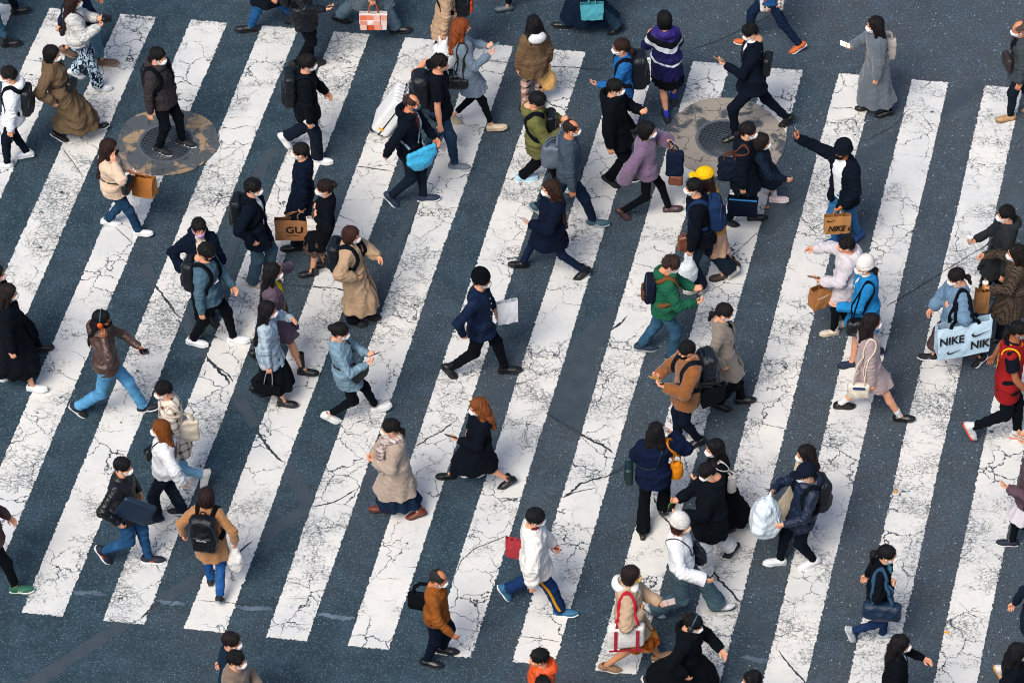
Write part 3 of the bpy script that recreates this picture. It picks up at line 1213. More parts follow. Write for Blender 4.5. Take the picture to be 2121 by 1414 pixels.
def person(label, head, feet, hd, top, bot, shoe, hair, mask='#f2f4f5', arms=None, look=(0, 0), H=None, sex='f', skin='#d6a482', hat=None,
           glasses=None, stride=.5, lean=None, hairL=1.0, extra=None):
    i = len(PEOPLE)
    th = math.radians(hd)
    fw, lf = A(math.cos(th), math.sin(th), 0), A(-math.sin(th), math.cos(th), 0)
    # ---- where the feet are
    rs = np.random.RandomState(i * 13 + 5)
    fl = []
    if feet is None:
        hh = H or (1.70 if sex == 'm' else 1.60)
        p = G(head[0], head[1], hh * .932) - fw * .04
        for sgn in (1, -1):
            c = A(p[0], p[1], 0) + fw * sgn * stride / 2 + lf * .07 * (1 if (i % 2) == (sgn > 0) else -1)
            fl.append([c, 30 if sgn < 0 and stride > .3 else 0])
    else:
        for q in feet:
            pt = q[2] if len(q) > 2 else 0
            lift = q[3] if len(q) > 3 else 0
            z = .035 + lift + (.075 * math.sin(math.radians(abs(pt))))
            fl.append([G(q[0], q[1], z), pt, lift])
    mid = (fl[0][0] + fl[1][0]) / 2
    w0 = .5 - .12 * (fl[0][1] > 20) + .12 * (fl[1][1] > 20)
    piv = fl[0][0] * w0 + fl[1][0] * (1 - w0)
    base = A(piv[0], piv[1], 0)
    Rw = np.stack([fw, lf, A(0, 0, 1)])          # world -> local
    loc = lambda p: Rw @ (np.asarray(p) - base)
    feetL = [[loc(f[0])] + list(f[1:]) for f in fl]
    feetL.sort(key=lambda f: -f[0][1])           # left foot first
    for f, s in zip(feetL, (1, -1)):
        if f[0][1] * s < .065:
            f[0][1] = s * .065
        if f[0][1] * s > .19 :
            f[0][1] = s * .19

    def ankle(f, k):
        c, p = f[0], math.radians(f[1])
        lift = f[2] if len(f) > 2 else 0
        R = roty(p)
        if p >= 0:          # heel up: the ball stays on the ground
            ball = A(c[0] + .055 * math.cos(p) * k, c[1], lift)
            return ball + R @ (A(-.115, 0, .08) * k), R
        heel = A(c[0] - .055 * math.cos(p) * k, c[1], lift)
        return heel + R @ (A(.055, 0, .08) * k), R
    # ---- how tall: the head must sit above the feet where the photo has it
    best = None
    for hh in ([H] if H else np.linspace(1.48 if sex == 'f' else 1.58, 1.76 if sex == 'f' else 1.86, 29)):
        k = hh / 1.7
        Ls = .83 * k
        pz = .905 * k
        o_ = loc(G(head[0], head[1], hh * .92))[:2] - A(.05, 0)
        pxy = np.clip(o_ * A(.62, .62), -.22, .22)
        for f, s in zip(feetL, (1, -1)):
            a, R = ankle(f, k)
            dx = math.hypot(a[0] - pxy[0], a[1] - pxy[1] - s * .085 * k)
            pz = min(pz, a[2] + math.sqrt(max((Ls * .992) ** 2 - dx * dx, .2)))
        zh = pz + .675 * k
        u, v = proj(base + fw * (pxy[0] + .05) + lf * pxy[1] + A(0, 0, zh))
        e = abs(v - head[1]) + abs(hh - (1.70 if sex == 'm' else 1.60)) * 30
        if best is None or e < best[0]:
            best = (e, hh, k, pz, zh, pxy)
    _, hh, k, pz, zh, pxy = best
    hp = loc(G(head[0], head[1], zh))
    off = hp[:2] - pxy
    m_ = np.linalg.norm(off)
    mx = .26
    if m_ > mx:
        off = off * mx / m_
    off = off + pxy
    if lean is not None:
        off = A(lean, 0) + pxy
    hc = A(off[0], off[1], zh)
    male = sex == 'm'
    # ---- bones
    pel = A(pxy[0], pxy[1], pz)
    nb = A(pel[0] + (hc[0] - pel[0]) * .86 - .030 * k, pel[1] + (hc[1] - pel[1]) * .9, zh - .160 * k)      # base of the neck
    sp = lambda t: pel + (nb - pel) * t
    dfx = feetL[0][0][0] - feetL[1][0][0]
    tw = -.28 * np.clip(dfx / .6, -1, 1)        # pelvis follows the front leg, shoulders turn against it
    pa, sa = -.5 * tw * -1, tw * .6
    if extra and 'twist' in extra:
        sa = extra['twist']
    plat, slat = rotz(-pa * .6) @ A(0, 1, 0), rotz(sa) @ A(0, 1, 0)
    sw = (.180 if male else .160) * k
    hipj, knee, ank, footR = [], [], [], []
    for f, s in zip(feetL, (1, -1)):
        h_ = pel + plat * s * .085 * k
        a, R = ankle(f, k)
        yaw = s * .10
        kn, a = ik(h_, a, .415 * k, .415 * k, A(1, s * .12, .05))
        hipj.append(h_); knee.append(kn); ank.append(a); footR.append(rotz(yaw) @ R)
    sfw = A(slat[1], -slat[0], 0)
    cos_near = math.cos(th) >= -1e-6
    if arms is None:
        front_left = dfx > 0
        nl = ('b', 'f') if front_left else ('f', 'b')        # (left, right)
        if abs(dfx) < .15:
            nl = ('d', 'd')
    else:
        nl = (arms[1], arms[0]) if cos_near else (arms[0], arms[1])
    sh, elb, wri, hands = [], [], [], []
    for c, s in zip(nl, (1, -1)):
        spec = ARMS[c] if isinstance(c, str) else ((tuple(c), None, None, None, None) if np.ndim(c[0]) == 0 else c)
        w, po, pl, cu, fd = spec
        po = po or (-.4, .7, -.5); pl = pl or (0, -1, 0); cu = .5 if cu is None else cu
        S_ = nb + slat * s * sw - A(0, 0, .055 * k) + sfw * .0
        cv = lambda v: sfw * v[0] + slat * s * v[1] + A(0, 0, v[2])
        e, wv = ik(S_, S_ + cv(w) * k, .285 * k, .245 * k, cv(po))
        d = nrm(cv(fd)) if fd is not None else nrm(wv - e)
        pn = cv(pl)
        pn = nrm(pn - d * (pn @ d))
        sh.append(S_); elb.append(e); wri.append(wv)
        R = np.stack([d, np.cross(-pn, d), -pn], 1)          # columns: fingers, thumb side (for s=+1), back of hand
        hands.append((R, cu, s, d, pn))
    # head turn
    hyaw, hpit = math.radians(look[0]), math.radians(look[1])
    Rh = rotz(sa * .5 + hyaw) @ roty(hpit + .06)
    S = dict(i=i, k=k, pxy=pxy, base=base, th=th, pel=pel, nb=nb, hc=hc, Rh=Rh, sh=sh, elb=elb, wri=wri, hands=hands, slat=slat, sfw=sfw, plat=plat, hip=hipj, knee=knee,
             ank=ank, pa=pa, sa=sa, sw=sw, sp=sp, male=male, H=hh, fw=fw, lf=lf, near=(1 if cos_near else 0))
    root = empty('person', base, th, label, 'person', 'people walking over the crossing')
    S['root'] = root
    S['world'] = lambda p: base + fw * p[0] + lf * p[1] + A(0, 0, p[2])

    # ---- body: one skin from crown to ankle
    sk = skinmat(skin)
    g = (1.0 if male else .90) * k

    def torso(t, dz=0.0):
        """Stations of the trunk, t thicker than the skin."""
        rows = []
        for q, ru, rv, fx in ((-.16, .150, .100, 0), (0.0, .162, .108, -.01), (.18, .152, .106, -.005), (.42, .138, .098, .004), (.66, .158, .108, .006), (.83, .165, .104, -.004), (.93, .135, .082, -.016), (1.0, .072, .066, -.020), (1.06, .055, .055, -.014)):
            if not male:
                ru = ru * (1.06 if q < .3 else .93)
            c = sp(q)
            a = pa * -.6 * (1 - np.clip(q, 0, 1)) + sa * np.clip(q, 0, 1)
            rows.append((c[2], c[0] + fx * k, c[1], ru * k * (1 if male else .97) + t, rv * k + t, a))
        return rows
    S['torso'] = torso
    b = Field()
    b.add(loft(torso(-.018)), 0)
    leg = 1.0 if (bot.startswith('skirt') or bot.startswith('shorts')) else .66
    tee = top.startswith('tee')
    g_ = g
    g = g * leg
    for j, s in ((0, 1), (1, -1)):
        b.add(cone(hipj[j], knee[j], .076 * g, .052 * g), .03)
        d = ank[j] - knee[j]
        b.add(cone(knee[j], knee[j] + d * .35 - A(.012, 0, 0), .050 * g, .054 * g), .008)
        b.add(cone(knee[j] + d * .3 - A(.010, 0, 0), ank[j], .052 * g, .034 * g), .008)
        b.add(cone(ank[j], ank[j] + footR[j] @ A(.10, 0, -.045), .028 * g, .018 * g), .02)
        g = g_
        ba_ = 1.0 if tee else .74
        b.add(cone(sh[j] - (slat * s * .012 if tee else 0), elb[j], (.038 if tee else .045) * g * ba_, .038 * g * ba_), .02)
        b.add(cone(elb[j], elb[j] + (wri[j] - elb[j]) * .3, .038 * g * ba_, .040 * g * ba_), .006)
        b.add(cone(elb[j] + (wri[j] - elb[j]) * .3, wri[j], .040 * g * ba_, .026 * g), .006)
        g = g_ * leg
    g = g_
    b.add(cone(hc + Rh @ A(-.022, 0, -.06), nb + A(.008, 0, -.02), .052, .060), .04)
    parts = []
    bare = extra and 'bare' in extra
    V, F = b.mesh(.0115 if bare else .0175)
    mi = [np.zeros(len(F), np.int32)]
    hV, hF, hm = cached('head', headmesh)
    parts.append((V, F))
    parts.append((hV * .95 @ Rh.T + hc, hF))
    mi.append(hm)
    for (R, cu, s, d, pn), w in zip(hands, wri):
        cu = round(cu, 1)
        v, fq = cached(('hand', cu, s), lambda: handmesh(cu, s))
        # thumb side of a left hand is +y of the frame, of a right hand -y
        parts.append(((v * HAND_SC * (1 if male else .92)) @ np.stack([R[:, 0], R[:, 1], R[:, 2]], 0) + w, fq))
        mi.append(np.zeros(len(fq), np.int32))
    o = 0
    Vs, Fs = [], []
    for v, fq in parts:
        Vs.append(v); Fs.append(fq + o); o += len(v)
    put('body', meshdata('body', np.concatenate(Vs), np.concatenate(Fs), True, np.concatenate(mi)), [sk, simple('#1c1512', .35), simple('#a8615a', .5), simple('#4a3026', .8)], root)

    # ---- trousers or skirt
    bk, bh, bo = T(bot)
    bm = clothmat(bh, bo)
    lo_z = lambda z: None
    fB = Field()
    if bk in ('skirt', 'shorts') and bk == 'skirt':
        hem = bo.get('hem', .5) * k
        S['hemz'] = hem
        fB.add(skirtloft(S, .010, pz + .06 * k, hem, bo.get('flare', .10)), .02)
        wv = lambda P: .014 * np.clip((pz - P[:, 2]) / .5, 0, 1) * np.sin(np.arctan2(P[:, 1], P[:, 0] * 1.0 - .02) * bo.get('pleat', 9) + 2 * np.sin(P[:, 2] * 5) + i)
        put('skirt', meshdata('skirt', *fB.mesh(.0098, wob=wv)), bm, root)
    else:
        t = bo.get('t', .014)
        fB.add(loft([r for r in torso(t * .9 + .004) if r[0] < sp(.30)[2]]), 0)
        hems = bo.get('hem', .085)
        for j, s in ((0, 1), (1, -1)):
            kn = knee[j] + A(.006, 0, 0)
            r0, r1 = .080 * g + t, .054 * g + t * (1 + bo.get('wide', 0))
            r2 = bo.get('cuff', .046) * k
            fB.add(cone(hipj[j] + A(0, -s * .004, 0), kn, r0, r1), .035)
            if bk != 'shorts':
                end = ank[j] + (knee[j] - ank[j]) * ((hems - .075) / .4)
                fB.add(cone(kn, end, r1, r2, True), .03)
            else:
                u = nrm(kn - hipj[j])
                fB.ops.pop()
                fB.add(cone(hipj[j] + A(0, -s * .004, 0), hipj[j] + (kn - hipj[j]) * bo.get('len', .6), r0 + .006, r0 + .004, True), .03)
        fo = folds(i * 7 + 1, bo.get('fold', .009 if t > .01 else .004), 16, 1.5)
        knz = [(knee[j], ank[j]) for j in (0, 1)]

        def wv(P):
            w = fo(P)
            for kn, an in knz:      # creases crowd behind the knee and above the shoe
                dk = np.linalg.norm(P - kn, axis=1)
                da = np.linalg.norm(P - an, axis=1)
                w = w + (.0050 if t > .01 else .0025) * np.sin(P[:, 2] * 140 + 3 * P[:, 0] * 20 + 2 * np.sin(P[:, 1] * 50)) * (np.exp(-(dk / .09) ** 2) + np.exp(-(da / .11) ** 2))
            return w
        nm = 'shorts' if bk == 'shorts' else 'trousers'
        S['botf'] = fB
        ob = put(nm, meshdata(nm, *fB.mesh(.0098, wob=wv)), bm, root)
        if 'stripe' in bo:
            j = 1 if cos_near else 0
            s = -1 if cos_near else 1
            P = crom([hipj[j] + A(0, s * .12, .04), (hipj[j] + knee[j]) / 2 + A(0, s * .11, 0), knee[j] + A(0, s * .1, 0), (knee[j] + ank[j]) / 2 + A(0, s * .1, 0), ank[j] + A(0, s * .08, .06)], 8)
            put('side_stripe', meshdata('side_stripe', *strapon(P, fB, .032, .004)), fab(bh[1] if len(bh) > 1 else '#e0a020'), ob)

    # ---- top
    tk, thx, to = T(top)
    tm = clothmat(thx, to)
    thick = to.get('t', {'tee': .010, 'shirt': .013, 'sweater': .017, 'hoodie': .021, 'jacket': .020, 'coat': .023, 'puffer': .033}.get(tk, .022))
    hemz = to.get('hem', {'tee': .80, 'shirt': .78, 'sweater': .80, 'hoodie': .80, 'jacket': .78, 'coat': .48, 'puffer': .76}.get(tk, .8)) * k
    fT = Field()
    rows = [r for r in torso(thick) if r[0] > pz - .02]
    if hemz < pz - .01:
        fT.add(loft([r for r in rows if r[0] > sp(.03)[2]]), 0)
        fT.add(skirtloft(S, thick, sp(.22)[2], hemz, to.get('flare', .07)), .05)
    else:
        rr = []
        zz = sorted([r for r in torso(thick)])
        za = np.array(zz)
        for z in np.linspace(hemz, zz[-1][0], 14):
            rr.append((z,) + tuple(np.interp(z, za[:, 0], za[:, c]) for c in range(1, 6)))
        for n_, r in enumerate(rr):
            bl = to.get('blouse', .014) * math.exp(-((r[0] - hemz - .07) / .08) ** 2) + to.get('box', 0)
            if r[0] < sp(.86)[2]:
                rr[n_] = (r[0], r[1], r[2], r[3] + bl, r[4] + bl, r[5])
        fT.add(loft(rr), 0)
    short = tk == 'tee' or tk == 'vest'
    slr = to.get('sl', 1.0)
    for j, s in ((0, 1), (1, -1)):
        d = elb[j] - sh[j]
        r0 = (.052 * g + thick)
        S0 = sh[j] - slat * s * .03 * k
        if short:
            fT.add(cone(S0, sh[j] + d * .62, r0 + .008, .050 * g + thick + .014, True), .05)
            continue
        fT.add(cone(S0, elb[j], r0 - .002, (.039 * g + thick * .8) * slr), .055)
        w = wri[j] + nrm(wri[j] - elb[j]) * to.get('cuffx', .012)
        e2 = elb[j] + (wri[j] - elb[j]) * .75
        cf = (.030 * g + thick * .6) * (slr if 'bell' in to else min(slr, 1.15))
        if 'bell' in to:
            fT.add(cone(elb[j], w, (.043 * g + thick) * slr, (.050 * g + thick) * slr, True), .03)
        else:
            fT.add(cone(elb[j], e2, (.039 * g + thick * .8) * slr, (.033 * g + thick * .8) * slr), .03)
            fT.add(cone(e2 - (wri[j] - elb[j]) * .1, w, (.033 * g + thick * .8) * slr, cf, True), .02)
    nbx = nb + A(.0, 0, 0)
    if 'collar' in to or tk in ('coat', 'jacket', 'shirt', 'puffer'):
        ch = to.get('collar', .05) if to.get('collar', 1) != 1 else .05
        fT.add(cone(nbx + A(-.012, 0, -.03), nbx + A(.012, 0, ch), .082 * k + thick * .5, .070 * k + thick * .35, True), .02)
    if 'turtle' in to:
        fT.add(cone(nbx + A(-.005, 0, -.03), nbx + A(.02, 0, .055), .074 * k, .066 * k, True), .02)
    if tk == 'hoodie' or 'hood' in to:
        q = nbx - sfw * .085
        fT.add(ell(q + A(0, 0, .022), A(.085, .122, .078)), .03)
        fT.add(ell(q + sfw * .12 + A(0, 0, .005), A(.085, .112, .052)), .03)
        h2 = ell(nbx - sfw * .035 + A(0, 0, .090), A(.088, .078, .082))
        fT.cut(h2)
    else:
        fT.cut(ell(nbx + A(.018, 0, .06), A(.062, .060, .085)))
    op = to.get('open', 0)
    inner = to.get('in', None)
    if op:
        c0, c1 = pel, nb

        def wedge(X, Y, Z):
            tt = np.clip((Z - c0[2]) / (c1[2] - c0[2]), -1, 1.2)
            x, y = X - (c0[0] + tt * (c1[0] - c0[0])), Y - (c0[1] + tt * (c1[1] - c0[1]))
            u = y * sfw[0] - x * sfw[1]
            v = x * sfw[0] + y * sfw[1]
            w = op * (.55 + .45 * np.clip((Z - hemz) / .5, 0, 1)) + 0 * u
            if 'vneck' in to:
                w = op * np.clip((Z - (c1[2] - .34 * k)) / (.30 * k), -.3, 1)
            return np.maximum(np.abs(u - to.get('skew', 0)) - w, .035 * k - v)
        fT.cut((wedge,))
    fo = folds(i * 5 + 2, to.get('fold', {'sweater': .0085, 'tee': .0085, 'coat': .0085, 'puffer': .006}.get(tk, .0085)), to.get('fr', 15), 1.1)
    fo2 = folds(i * 5 + 3, .0055, 32, .8)
    quilted = 'quilt' in to or tk == 'puffer'
    els = [(elb[j], nrm(wri[j] - sh[j])) for j in (0, 1)]

    def wv(P):
        w = fo(P) + fo2(P)
        for e, d in els:
            q = P - e
            w = w + .0085 * np.sin((q @ d) * 120 + 2 * np.sin(q[:, 1] * 40)) * np.exp(-(np.linalg.norm(q, axis=1) / .085) ** 2)
        if quilted:
            w = w + .008 * (np.abs(np.sin(P[:, 2] * 42)) - .6)
        if hemz < pz - .05:
            w = w + .016 * np.clip((pz - P[:, 2]) / .45, 0, 1) * np.sin(np.arctan2(P[:, 1], P[:, 0]) * 7 + 1.5 * np.sin(P[:, 2] * 4) + i)
        return w
    S['topf'] = fT
    nm = {'tee': 'tshirt', 'puffer': 'puffer_jacket'}.get(tk, tk)
    S['topo'] = put(nm, meshdata(nm, *fT.mesh(.0092, wob=wv)), tm, root)
    if inner:
        fI = Field()
        ti = thick - (.012 if thick > .02 else .006)
        izz = max(to.get('inz', .76) * k, hemz + .02)
        fI.add(loft([r for r in torso(ti) if r[0] > izz - .08]), 0)
        fI.add(cone(nbx + A(-.004, 0, -.04), nbx + A(.014, 0, to.get('inh', .03)), .068 * k, .060 * k, True), .02)
        if 'inhood' in to:
            fI.add(ell(nbx - sfw * .10 + A(0, 0, .02), A(.085, .12, .08)), .03)
            fI.add(ell(nbx + sfw * .04 + A(0, 0, .0), A(.08, .11, .05)), .03)
            fI.cut(ell(nbx - sfw * .03 + A(0, 0, .085), A(.09, .08, .085)))
        put('undershirt', meshdata('undershirt', *fI.mesh(.011, wob=folds(i + 50, .004, 16))), fab(inner if inner.startswith('#') else '#' + inner), root)
    if 'lapel' in to:       # turned-back lapels
        for s in (1, -1):
            w0_ = op if op else .02
            Pl = crom([nbx + slat * s * .072 * k - sfw * .01 + A(0, 0, .035), nbx + slat * s * .085 * k + sfw * .075 * k - A(0, 0, .04), sp(.72) + slat * s * (.085 * k) + sfw * .16, sp(.45) + slat * s * (w0_ + .015) + sfw * .16], 7)
            put('lapel', meshdata('lapel', *strapon(Pl, fT, .058, .008)), fab(thx[1] if len(thx) > 1 else thx[0], 'felt'), S['topo'])
    if 'buttons' in to:
        bs = []
        for z in np.linspace(.15, .85, 5):
            q = project(sp(z)[None] + sfw * .2 + slat * (op * .9 + .012), fT, .004)[0]
            bs.append(sweep(np.array([q - sfw * .004, q + sfw * .004]), .009, 8))
        put('button', meshdata('button', *join(bs)), simple('#c9ccd0', .3, .4), S['topo'])
    if extra and 'jersey' in extra:
        fJ = Field()
        za = np.array(sorted(torso(.036)))
        jr = [(z,) + tuple(np.interp(z, za[:, 0], za[:, c]) for c in range(1, 6)) for z in np.linspace(.66 * k, sp(.97)[2], 14)]
        fJ.add(loft(jr), 0)
        for j, s in ((0, 1), (1, -1)):
            fJ.add(cone(sh[j] - slat * s * .09 * k + A(0, 0, .0), sh[j] - slat * s * .02 * k, .070 * k, .066 * k), .03)
        fJ.cut(ell(nb + A(.018, 0, .05), A(.085, .078, .10)))
        oj = put('jersey', meshdata('jersey', *fJ.mesh(.0095, wob=folds(i, .006, 14))), fab(extra['jersey']), root)
        tr = []
        for j, s in ((0, 1), (1, -1)):
            c = sh[j] - slat * s * .035 * k - A(0, 0, .03)
            P = np.array([c + sfw * .105 * math.cos(a) + A(0, 0, .115 * math.sin(a)) for a in np.linspace(0, 6.283, 25)])
            tr.append(sweep(P, .011, 6))
        P = np.array([nb + A(.012, 0, -.005) + sfw * .088 * math.cos(a) + slat * .085 * math.sin(a) - A(0, 0, .03) * math.cos(a) for a in np.linspace(0, 6.283, 25)])
        tr.append(sweep(P, .011, 6))
        put('trim', meshdata('trim', *join(tr)), fab('#e8a81c'), oj)
        c = project((sp(.45) - sfw * .2)[None], fJ, .008)[0]
        text3('23', c, np.stack([-slat, nrm(nb - pel)], 1) * 1.0, .26, fab('#e8a81c'), oj, 1, 0, .02, 'number')
    if bk in ('skirt', 'shorts') and 'tights' in bo:
        fS = Field()
        for j in (0, 1):
            fS.add(cone(hipj[j], knee[j], .080 * g, .057 * g), .03)
            fS.add(cone(knee[j], knee[j] + (ank[j] - knee[j]) * .35 - A(.012, 0, 0), .055 * g, .060 * g), .02)
            fS.add(cone(knee[j] + (ank[j] - knee[j]) * .3 - A(.010, 0, 0), ank[j], .058 * g, .042 * g), .03)
        put('tights', meshdata('tights', *fS.mesh(.011)), fab(bh[-1]), root)
    # ---- shoes, socks
    shk, shh, sho = T(shoe)
    um, sm_ = cached(('shoe', shk), lambda: shoemesh(shk))
    fm = simple(shh[0], .42 if shk in ('dress', 'boot', 'kneeboot', 'loafer', 'heel') else .75)
    sm2 = simple(shh[1] if len(shh) > 1 else '#15171a', .7)
    fsc = (1.0 if male else .92) * k ** .5
    for j in (0, 1):
        M = m4(footR[j], ank[j] - footR[j] @ A(-.0, 0, .08) * fsc, fsc)
        oo = put('shoe', um, fm, root, M)
        put('sole', sm_, sm2, oo)
        if len(shh) > 2:
            for s in (1, -1):
                def mark(s=s):
                    return meshdata('side_mark', *join([sweep(crom([A(x - .012, s * .0405, .034), A(x + .002, s * .040, .050), A(x + .012, s * .031, .066)], 3), .0045, 5)
                                                         for x in ((.035, .055, .075) if 'bars' in sho else (.055,))]))
                put('side_mark', cached(('mark', 'bars' in sho, s), mark), simple(shh[2], .6), oo)
        if 'sock' in sho or len(shh) > 3:
            fS = Field()
            zt = sho.get('sock', .2)
            fS.add(cone(ank[j], ank[j] + (knee[j] - ank[j]) * zt / .4, .038 * g, .046 * g, True), 0)
            put('sock', meshdata('sock', *fS.mesh(.010)), fab(shh[3] if len(shh) > 3 else '#e8e8e8', 'knit'), root)
    # ---- hair, hat, mask, glasses
    HM = m4(Rh, hc, .95)
    hk, hhx, ho = T(hair)
    hm = cached(('hair', hk, hairL, i % 3), lambda: hairmesh(hk, hairL, i % 3))
    S['hairo'] = put('hair', hm, hairmat(hhx[0]), root, HM)
    if 'clip' in ho:
        cv, cf_ = join([sweep(crom([A(-.10, -.03, .05), A(-.125, 0, .06), A(-.10, .03, .05)], 4), .012, 6), sweep(crom([A(-.115, -.03, .02), A(-.14, 0, .03), A(-.115, .03, .02)], 4), .010, 6)])
        put('hair_clip', meshdata('hair_clip', cv, cf_), simple(hhx[1] if len(hhx) > 1 else '#a9bccb', .35), S['hairo'])
    if hat:
        k2, x2, o2 = T(hat)
        put('hat', cached(('hat', k2), lambda: hatmesh(k2)), fab(x2[0], 'knit' if k2 == 'beanie' else 'plain'), root, m4(Rh @ rotz(math.radians(o2.get('turn', 0))), hc, .98))
    if mask:
        put('face_mask', cached('mask', maskmesh), fab(mask, 'plain'), root, HM)
    if glasses:
        def gl():
            L_ = []
            for s in (1, -1):
                L_.append(sweep(np.array([A(.101, s * (.033 + .024 * math.cos(t)), .000 + .019 * math.sin(t)) for t in np.linspace(0, 6.3, 15)]), .0022, 4))
                L_.append(sweep(np.array([A(.098, s * .056, .004), A(.05, s * .074, .004), A(-.01, s * .084, .0)]), .0022, 4))
            L_.append(sweep(np.array([A(.103, -.011, .003), A(.106, 0, .006), A(.103, .011, .003)]), .0022, 4))
            return meshdata('glasses', *join(L_))
        put('glasses', cached('glasses', gl), simple(glasses, .3), root, HM)
    if extra and 'headphones' in extra:
        def hpn():
            t = np.linspace(0, math.pi, 17)
            band = np.array([A(-.012, .104 * math.cos(a), .0 + .150 * math.sin(a)) for a in t])
            return meshdata('headband', *sweep(band, .0075, 6))

        def cup():
            f = Field()
            for s in (1, -1):
                f.add(ell((-.010, s * .100, -.012), (.036, .020, .042)), 0)
            return meshdata('ear_cup', *f.mesh(.006))
        ho_ = put('headphones', cached('hpn', hpn), simple('#2c5a70', .35), root, HM)
        put('ear_cup', cached('cup', cup), simple(extra['headphones'], .35), ho_)
    if extra and 'scarf' in extra:
        sx = extra['scarf'].split()
        fS = Field()
        c = nbx + A(.01, 0, .02)
        for a in np.linspace(0, 6.283, 9)[:-1]:
            fS.add(ell(c + sfw * .085 * math.cos(a) + slat * .10 * math.sin(a), A(.052, .052, .045)), .03)
        s = -1 if cos_near else 1
        q = [nbx + sfw * .11 + slat * s * .05, sp(.75) + sfw * .17 + slat * s * .075, sp(.45) + sfw * .185 + slat * s * .085, sp(.1) + sfw * .19 + slat * s * .08]
        for a, b_ in zip(q[:-1], q[1:]):
            fS.add(cone(a, b_, .050, .046), .02)
        fS.cut(ell(nbx + A(.02, 0, .06), A(.062, .06, .08)))
        put('scarf', meshdata('scarf', *fS.mesh(.010, wob=folds(i, .008, 20))), fab(sx[0], *(sx[1:])), root)
    PEOPLE.append(S)
    return S


def skirtloft(S, t, ztop, hem, flare):
    k, pel = S['k'], S['pel']
    rows = []
    for z in np.linspace(hem, ztop, 10):
        xs, ys = [], []
        for j in (0, 1):
            h, n, a = S['hip'][j], S['knee'][j], S['ank'][j]
            if z >= n[2]:
                u = np.clip((h[2] - z) / max(h[2] - n[2], .05), 0, 1)
                p = h + (n - h) * u
            else:
                u = np.clip((n[2] - z) / max(n[2] - a[2], .05), 0, 1.0)
                p = n + (a - n) * u
            xs.append(p[0]); ys.append(p[1])
        dn = max(0, pel[2] - z)
        ba = .124 * k + t - .15 * max(0, z - pel[2])
        w = .30 if False else 1
        rx = ba + abs(xs[0] - xs[1]) / 2 * .88 + flare * dn - .02 * min(1, dn / .4)
        ry = .168 * k + t + abs(abs(ys[0] - ys[1]) / 2 - .085) * .5 + flare * .6 * dn
        c = (1 if dn > 0 else max(0, 1 - (z - pel[2]) / .1))
        rows.append((z, (pel[0] + ((xs[0] + xs[1]) / 2 - pel[0]) * .9) * c + (1 - c) * S['sp']((z - pel[2]) / (S['nb'][2] - pel[2]))[0] * 1.0, (ys[0] + ys[1]) / 2, ry, rx, 0))
    return loft(rows, 2.2)


def project(P, f, off):
    P = np.array(P, float)
    for _ in range(9):
        d = f.at(P)
        gr = np.stack([(f.at(P + e) - f.at(P - e)) / .016 for e in np.eye(3) * .008], 1)
        gr /= np.linalg.norm(gr, axis=1, keepdims=True) + 1e-6
        P = P - gr * np.clip(d - off, -.05, .05)[:, None] * .8
    return P


def strapon(P, f, w, th, off=.006):
    """A strap laid over clothing: its line is pulled onto the cloth."""
    P = project(P, f, off)
    for _ in range(3):
        P[1:-1] = (P[:-2] + 2 * P[1:-1] + P[2:]) / 4
    P = project(P, f, off)
    gr = np.stack([(f.at(P + e) - f.at(P - e)) for e in np.eye(3) * .012], 1)
    gr /= np.linalg.norm(gr, axis=1, keepdims=True) + 1e-9
    return sweep(P, gr, flat=(w, th))
# ---------------------------------------------------------------- things people carry: each stays a thing of its own
def thing(S, name, org, label, cat, group=None):
    """An Empty at a point given in the carrier's frame; its parts are built around that point."""
    return empty(name, S['world'](org), S['th'], label, cat, group)


def part(name, VF, mat, parent, org=None, smooth=True):
    V, F = VF
    if org is not None:
        V = np.asarray(V) - org
    return put(name, meshdata(name, V, F, smooth), mat, parent)


def side(S, nf):
    """0 = left arm, 1 = right arm of the near ('n') or far ('f') side."""
    j = S['near']
    return j if nf == 'n' else 1 - j


def torsoframe(S):
    f = S['sfw']
    up = nrm(S['nb'] - S['pel'])
    l = nrm(np.cross(up, f))
    f = np.cross(l, up)
    return np.stack([f, l, up], 1)


